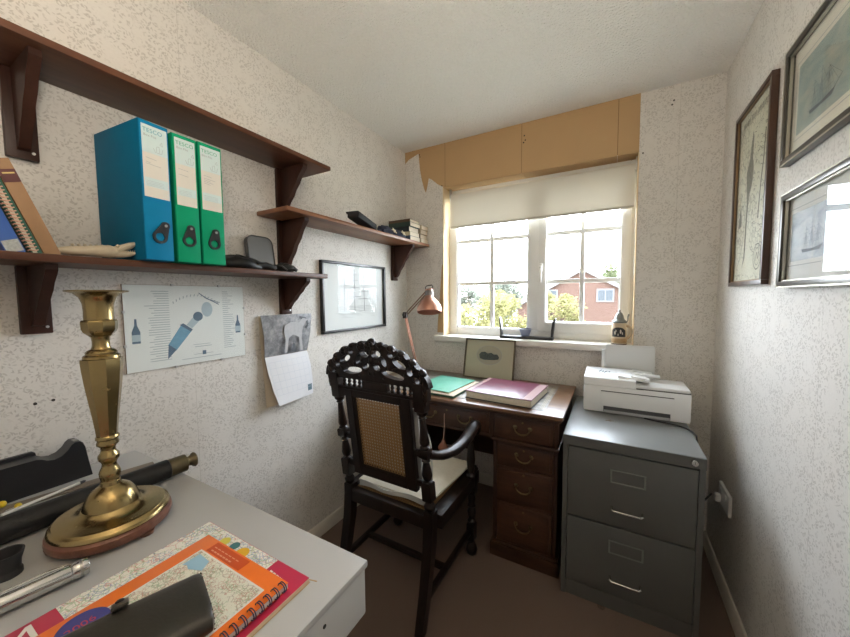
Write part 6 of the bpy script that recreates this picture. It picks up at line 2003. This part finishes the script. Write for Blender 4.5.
# ------------------------------------------------------------------ pictures on the right wall
m_brnframe = wood('brown_map_frame', (0.030, 0.014, 0.009), (0.065, 0.030, 0.018), 'z', 0.35, 12)
nn = N('old_map_paper')
v = nn.coords()
c = nn.mix(nn.noise(v, 4, 4), (0.64, 0.62, 0.48), (0.72, 0.69, 0.55))
vo = nn.voronoi(v, 42, feature='DISTANCE_TO_EDGE')
hat = nn.math('MULTIPLY', nn.math('LESS_THAN', vo.outputs['Distance'], 0.05), nn.math('GREATER_THAN', nn.noise(v, 9, 3), 0.5))
c = nn.mix(nn.math('MULTIPLY', hat, 0.7), c, (0.22, 0.21, 0.15))
nn.bsdf(c, 0.6)
t, mk = framed('framed_map', 'tall brown-framed antique map of a river valley on the right wall', 'right', -0.630, -0.262, 1.318, 2.0, 0.016, 0.02, m_brnframe, nn.m, cat='map', lip=plain('gilt_slip', (0.22, 0.14, 0.075), 0.4, 0.5))
MW, MH = 0.336, 0.65
d = mk(0.0004)
d.U = d.U * 0.80
rnd = random.Random(11)
bank = [(0.115, 0.05), (0.135, 0.10), (0.14, 0.2), (0.145, 0.3), (0.13, 0.37), (0.125, 0.42), (0.16, 0.46), (0.175, 0.52), (0.19, 0.56), (0.205, 0.53), (0.20, 0.46), (0.215, 0.42), (0.205, 0.36), (0.17, 0.32), (0.16, 0.25), (0.155, 0.15), (0.15, 0.09)]
d.poly(bank)
d.put(t, 'river_shape', plain('map_grey_wash', (0.16, 0.155, 0.12), 0.7, var=0.3, scale=60))
d = mk(0.0006)
d.U = d.U * 0.80
d.path([(0.03, 0.05), (0.08, 0.09), (0.115, 0.16), (0.13, 0.28)], 0.003)
d.ring((0.315, 0.085), 0.045, 0.004, 24)
d.ring((0.315, 0.085), 0.030, 0.002, 20)
d.path([(0.295, 0.07), (0.31, 0.10), (0.325, 0.075), (0.335, 0.10)], 0.004)
for k in range(3):
    a0 = (0.05, 0.16, 0.24)[k]; a1 = (0.14, 0.22, 0.385)[k]
    x = a0
    while x < a1:
        d.line((x, 0.600), (x + 0.004, 0.622), 0.004)
        d.line((x + 0.006, 0.622), (x + 0.010, 0.602), 0.003)
        x += 0.017
for k in range(16):
    x, z = 0.02 + rnd.random() * 0.06, 0.15 + rnd.random() * 0.3
    d.path([(x, z), (x + 0.012, z + 0.012), (x + 0.024, z - 0.002)], 0.003)
for k in range(90):
    x, z = 0.2 + rnd.random() * 0.19, 0.10 + rnd.random() * 0.46
    d.path([(x, z), (x + 0.012, z + 0.010 * rnd.random()), (x + 0.026, z - 0.006 * rnd.random())], 0.0022)
d.poly([(0.035, 0.215), (0.085, 0.22), (0.08, 0.26), (0.06, 0.30), (0.045, 0.25)])
d.path([(0.30, 0.22), (0.315, 0.34), (0.335, 0.42), (0.345, 0.52)], 0.012)
o = d.put(t, 'map_engraving', plain('map_dark_ink', (0.15, 0.145, 0.11), 0.7))
o['kind'] = 'stuff'

m_silver = plain('black_and_silver_frame', (0.055, 0.052, 0.045), 0.28, 0.7)
m_slip = plain('silver_slip', (0.42, 0.40, 0.34), 0.3, 0.8)
m_mat1 = plain('cream_mount', (0.72, 0.69, 0.60), 0.8, var=0.02)
m_mat2 = plain('pale_mount', (0.72, 0.72, 0.70), 0.8, var=0.02)
def seascape(nm, cols, sc):
    n_ = N(nm)
    v_ = n_.coords((1, 1.0, 2.2))
    n_.bsdf(n_.ramp(n_.noise(v_, sc, 5, 0.6, 0.6), [(0.28, cols[0]), (0.5, cols[1]), (0.72, cols[2])]), 0.5)
    return n_.m
ms1 = seascape('storm_sea_print', ((0.14, 0.22, 0.24), (0.27, 0.35, 0.34), (0.42, 0.44, 0.38)), 7)
ms2 = seascape('harbour_print', ((0.16, 0.20, 0.25), (0.32, 0.36, 0.40), (0.46, 0.48, 0.48)), 9)
def sea_picture(label, a0, a1, z0, z1, mount, sea, inset, seed):
    t, mk = framed('framed_seascape', label, 'right', a0, a1, z0, z1, 0.018, 0.022, m_silver, mount, lip=m_slip)
    w_, h_ = a1 - a0 - 0.036, z1 - z0 - 0.036
    ix, iz0, iz1 = inset
    part(t, 'outer_edge', MB().box(W - 0.0235, W - 0.0225, a0, a1, z0, z0 + 0.004).box(W - 0.0235, W - 0.0225, a0, a1, z1 - 0.004, z1).box(W - 0.0235, W - 0.0225, a0, a0 + 0.004, z0, z1).box(W - 0.0235, W - 0.0225, a1 - 0.004, a1, z0, z1), m_slip, True)
    d = mk(0.0004)
    d.poly([(ix, iz0), (w_ - ix, iz0), (w_ - ix, h_ - iz1), (ix, h_ - iz1)])
    d.put(t, 'sea_print', sea)
    d = mk(0.0006)
    for e in (0.012,):
        d.path([(ix - e, iz0 - e), (w_ - ix + e, iz0 - e), (w_ - ix + e, h_ - iz1 + e), (ix - e, h_ - iz1 + e), (ix - e, iz0 - e)], 0.0016)
    d.put(t, 'mount_line', m_greyink)
    d = mk(0.0008)
    rr = random.Random(seed)
    for k in range(3):
        cx_ = ix + (w_ - 2 * ix) * (0.2 + 0.28 * k)
        ship(d, cx_, iz0 + (h_ - iz0 - iz1) * (0.12 + 0.1 * rr.random()), 0.32 + 0.12 * rr.random())
    o_ = d.put(t, 'ships', plain('sea_ink', (0.11, 0.14, 0.17), 0.7))
    o_['kind'] = 'stuff'
sea_picture('upper framed seascape of stormy waters on the right wall', -1.48, -0.735, 1.66, 1.985, m_mat1, ms1, (0.03, 0.052, 0.05), 3)
sea_picture('lower framed seascape with sailing ships reflecting the window', -1.42, -0.757, 1.303, 1.573, m_mat2, ms2, (0.018, 0.055, 0.045), 4)

# ------------------------------------------------------------------ wall socket with plug
t = thing('wall_socket', 'white wall socket low on the right wall beside the cabinet', 'socket', (W, -0.31, 0.36))
part(t, 'plate', MB().box(W - 0.012, W - 0.0005, -0.385, -0.235, 0.365, 0.452, 0.003), m_upvc, True)
part(t, 'switch', MB().box(W - 0.0155, W - 0.011, -0.29, -0.272, 0.415, 0.435, 0.002), m_upvc, True)
part(t, 'switch', MB().box(W - 0.0155, W - 0.011, -0.35, -0.332, 0.415, 0.435, 0.002), m_upvc, True)
single('plug', MB().box(W - 0.034, W - 0.0125, -0.288, -0.258, 0.374, 0.408, 0.008), m_upvc, 'white mains plug pushed into the wall socket', 'plug')
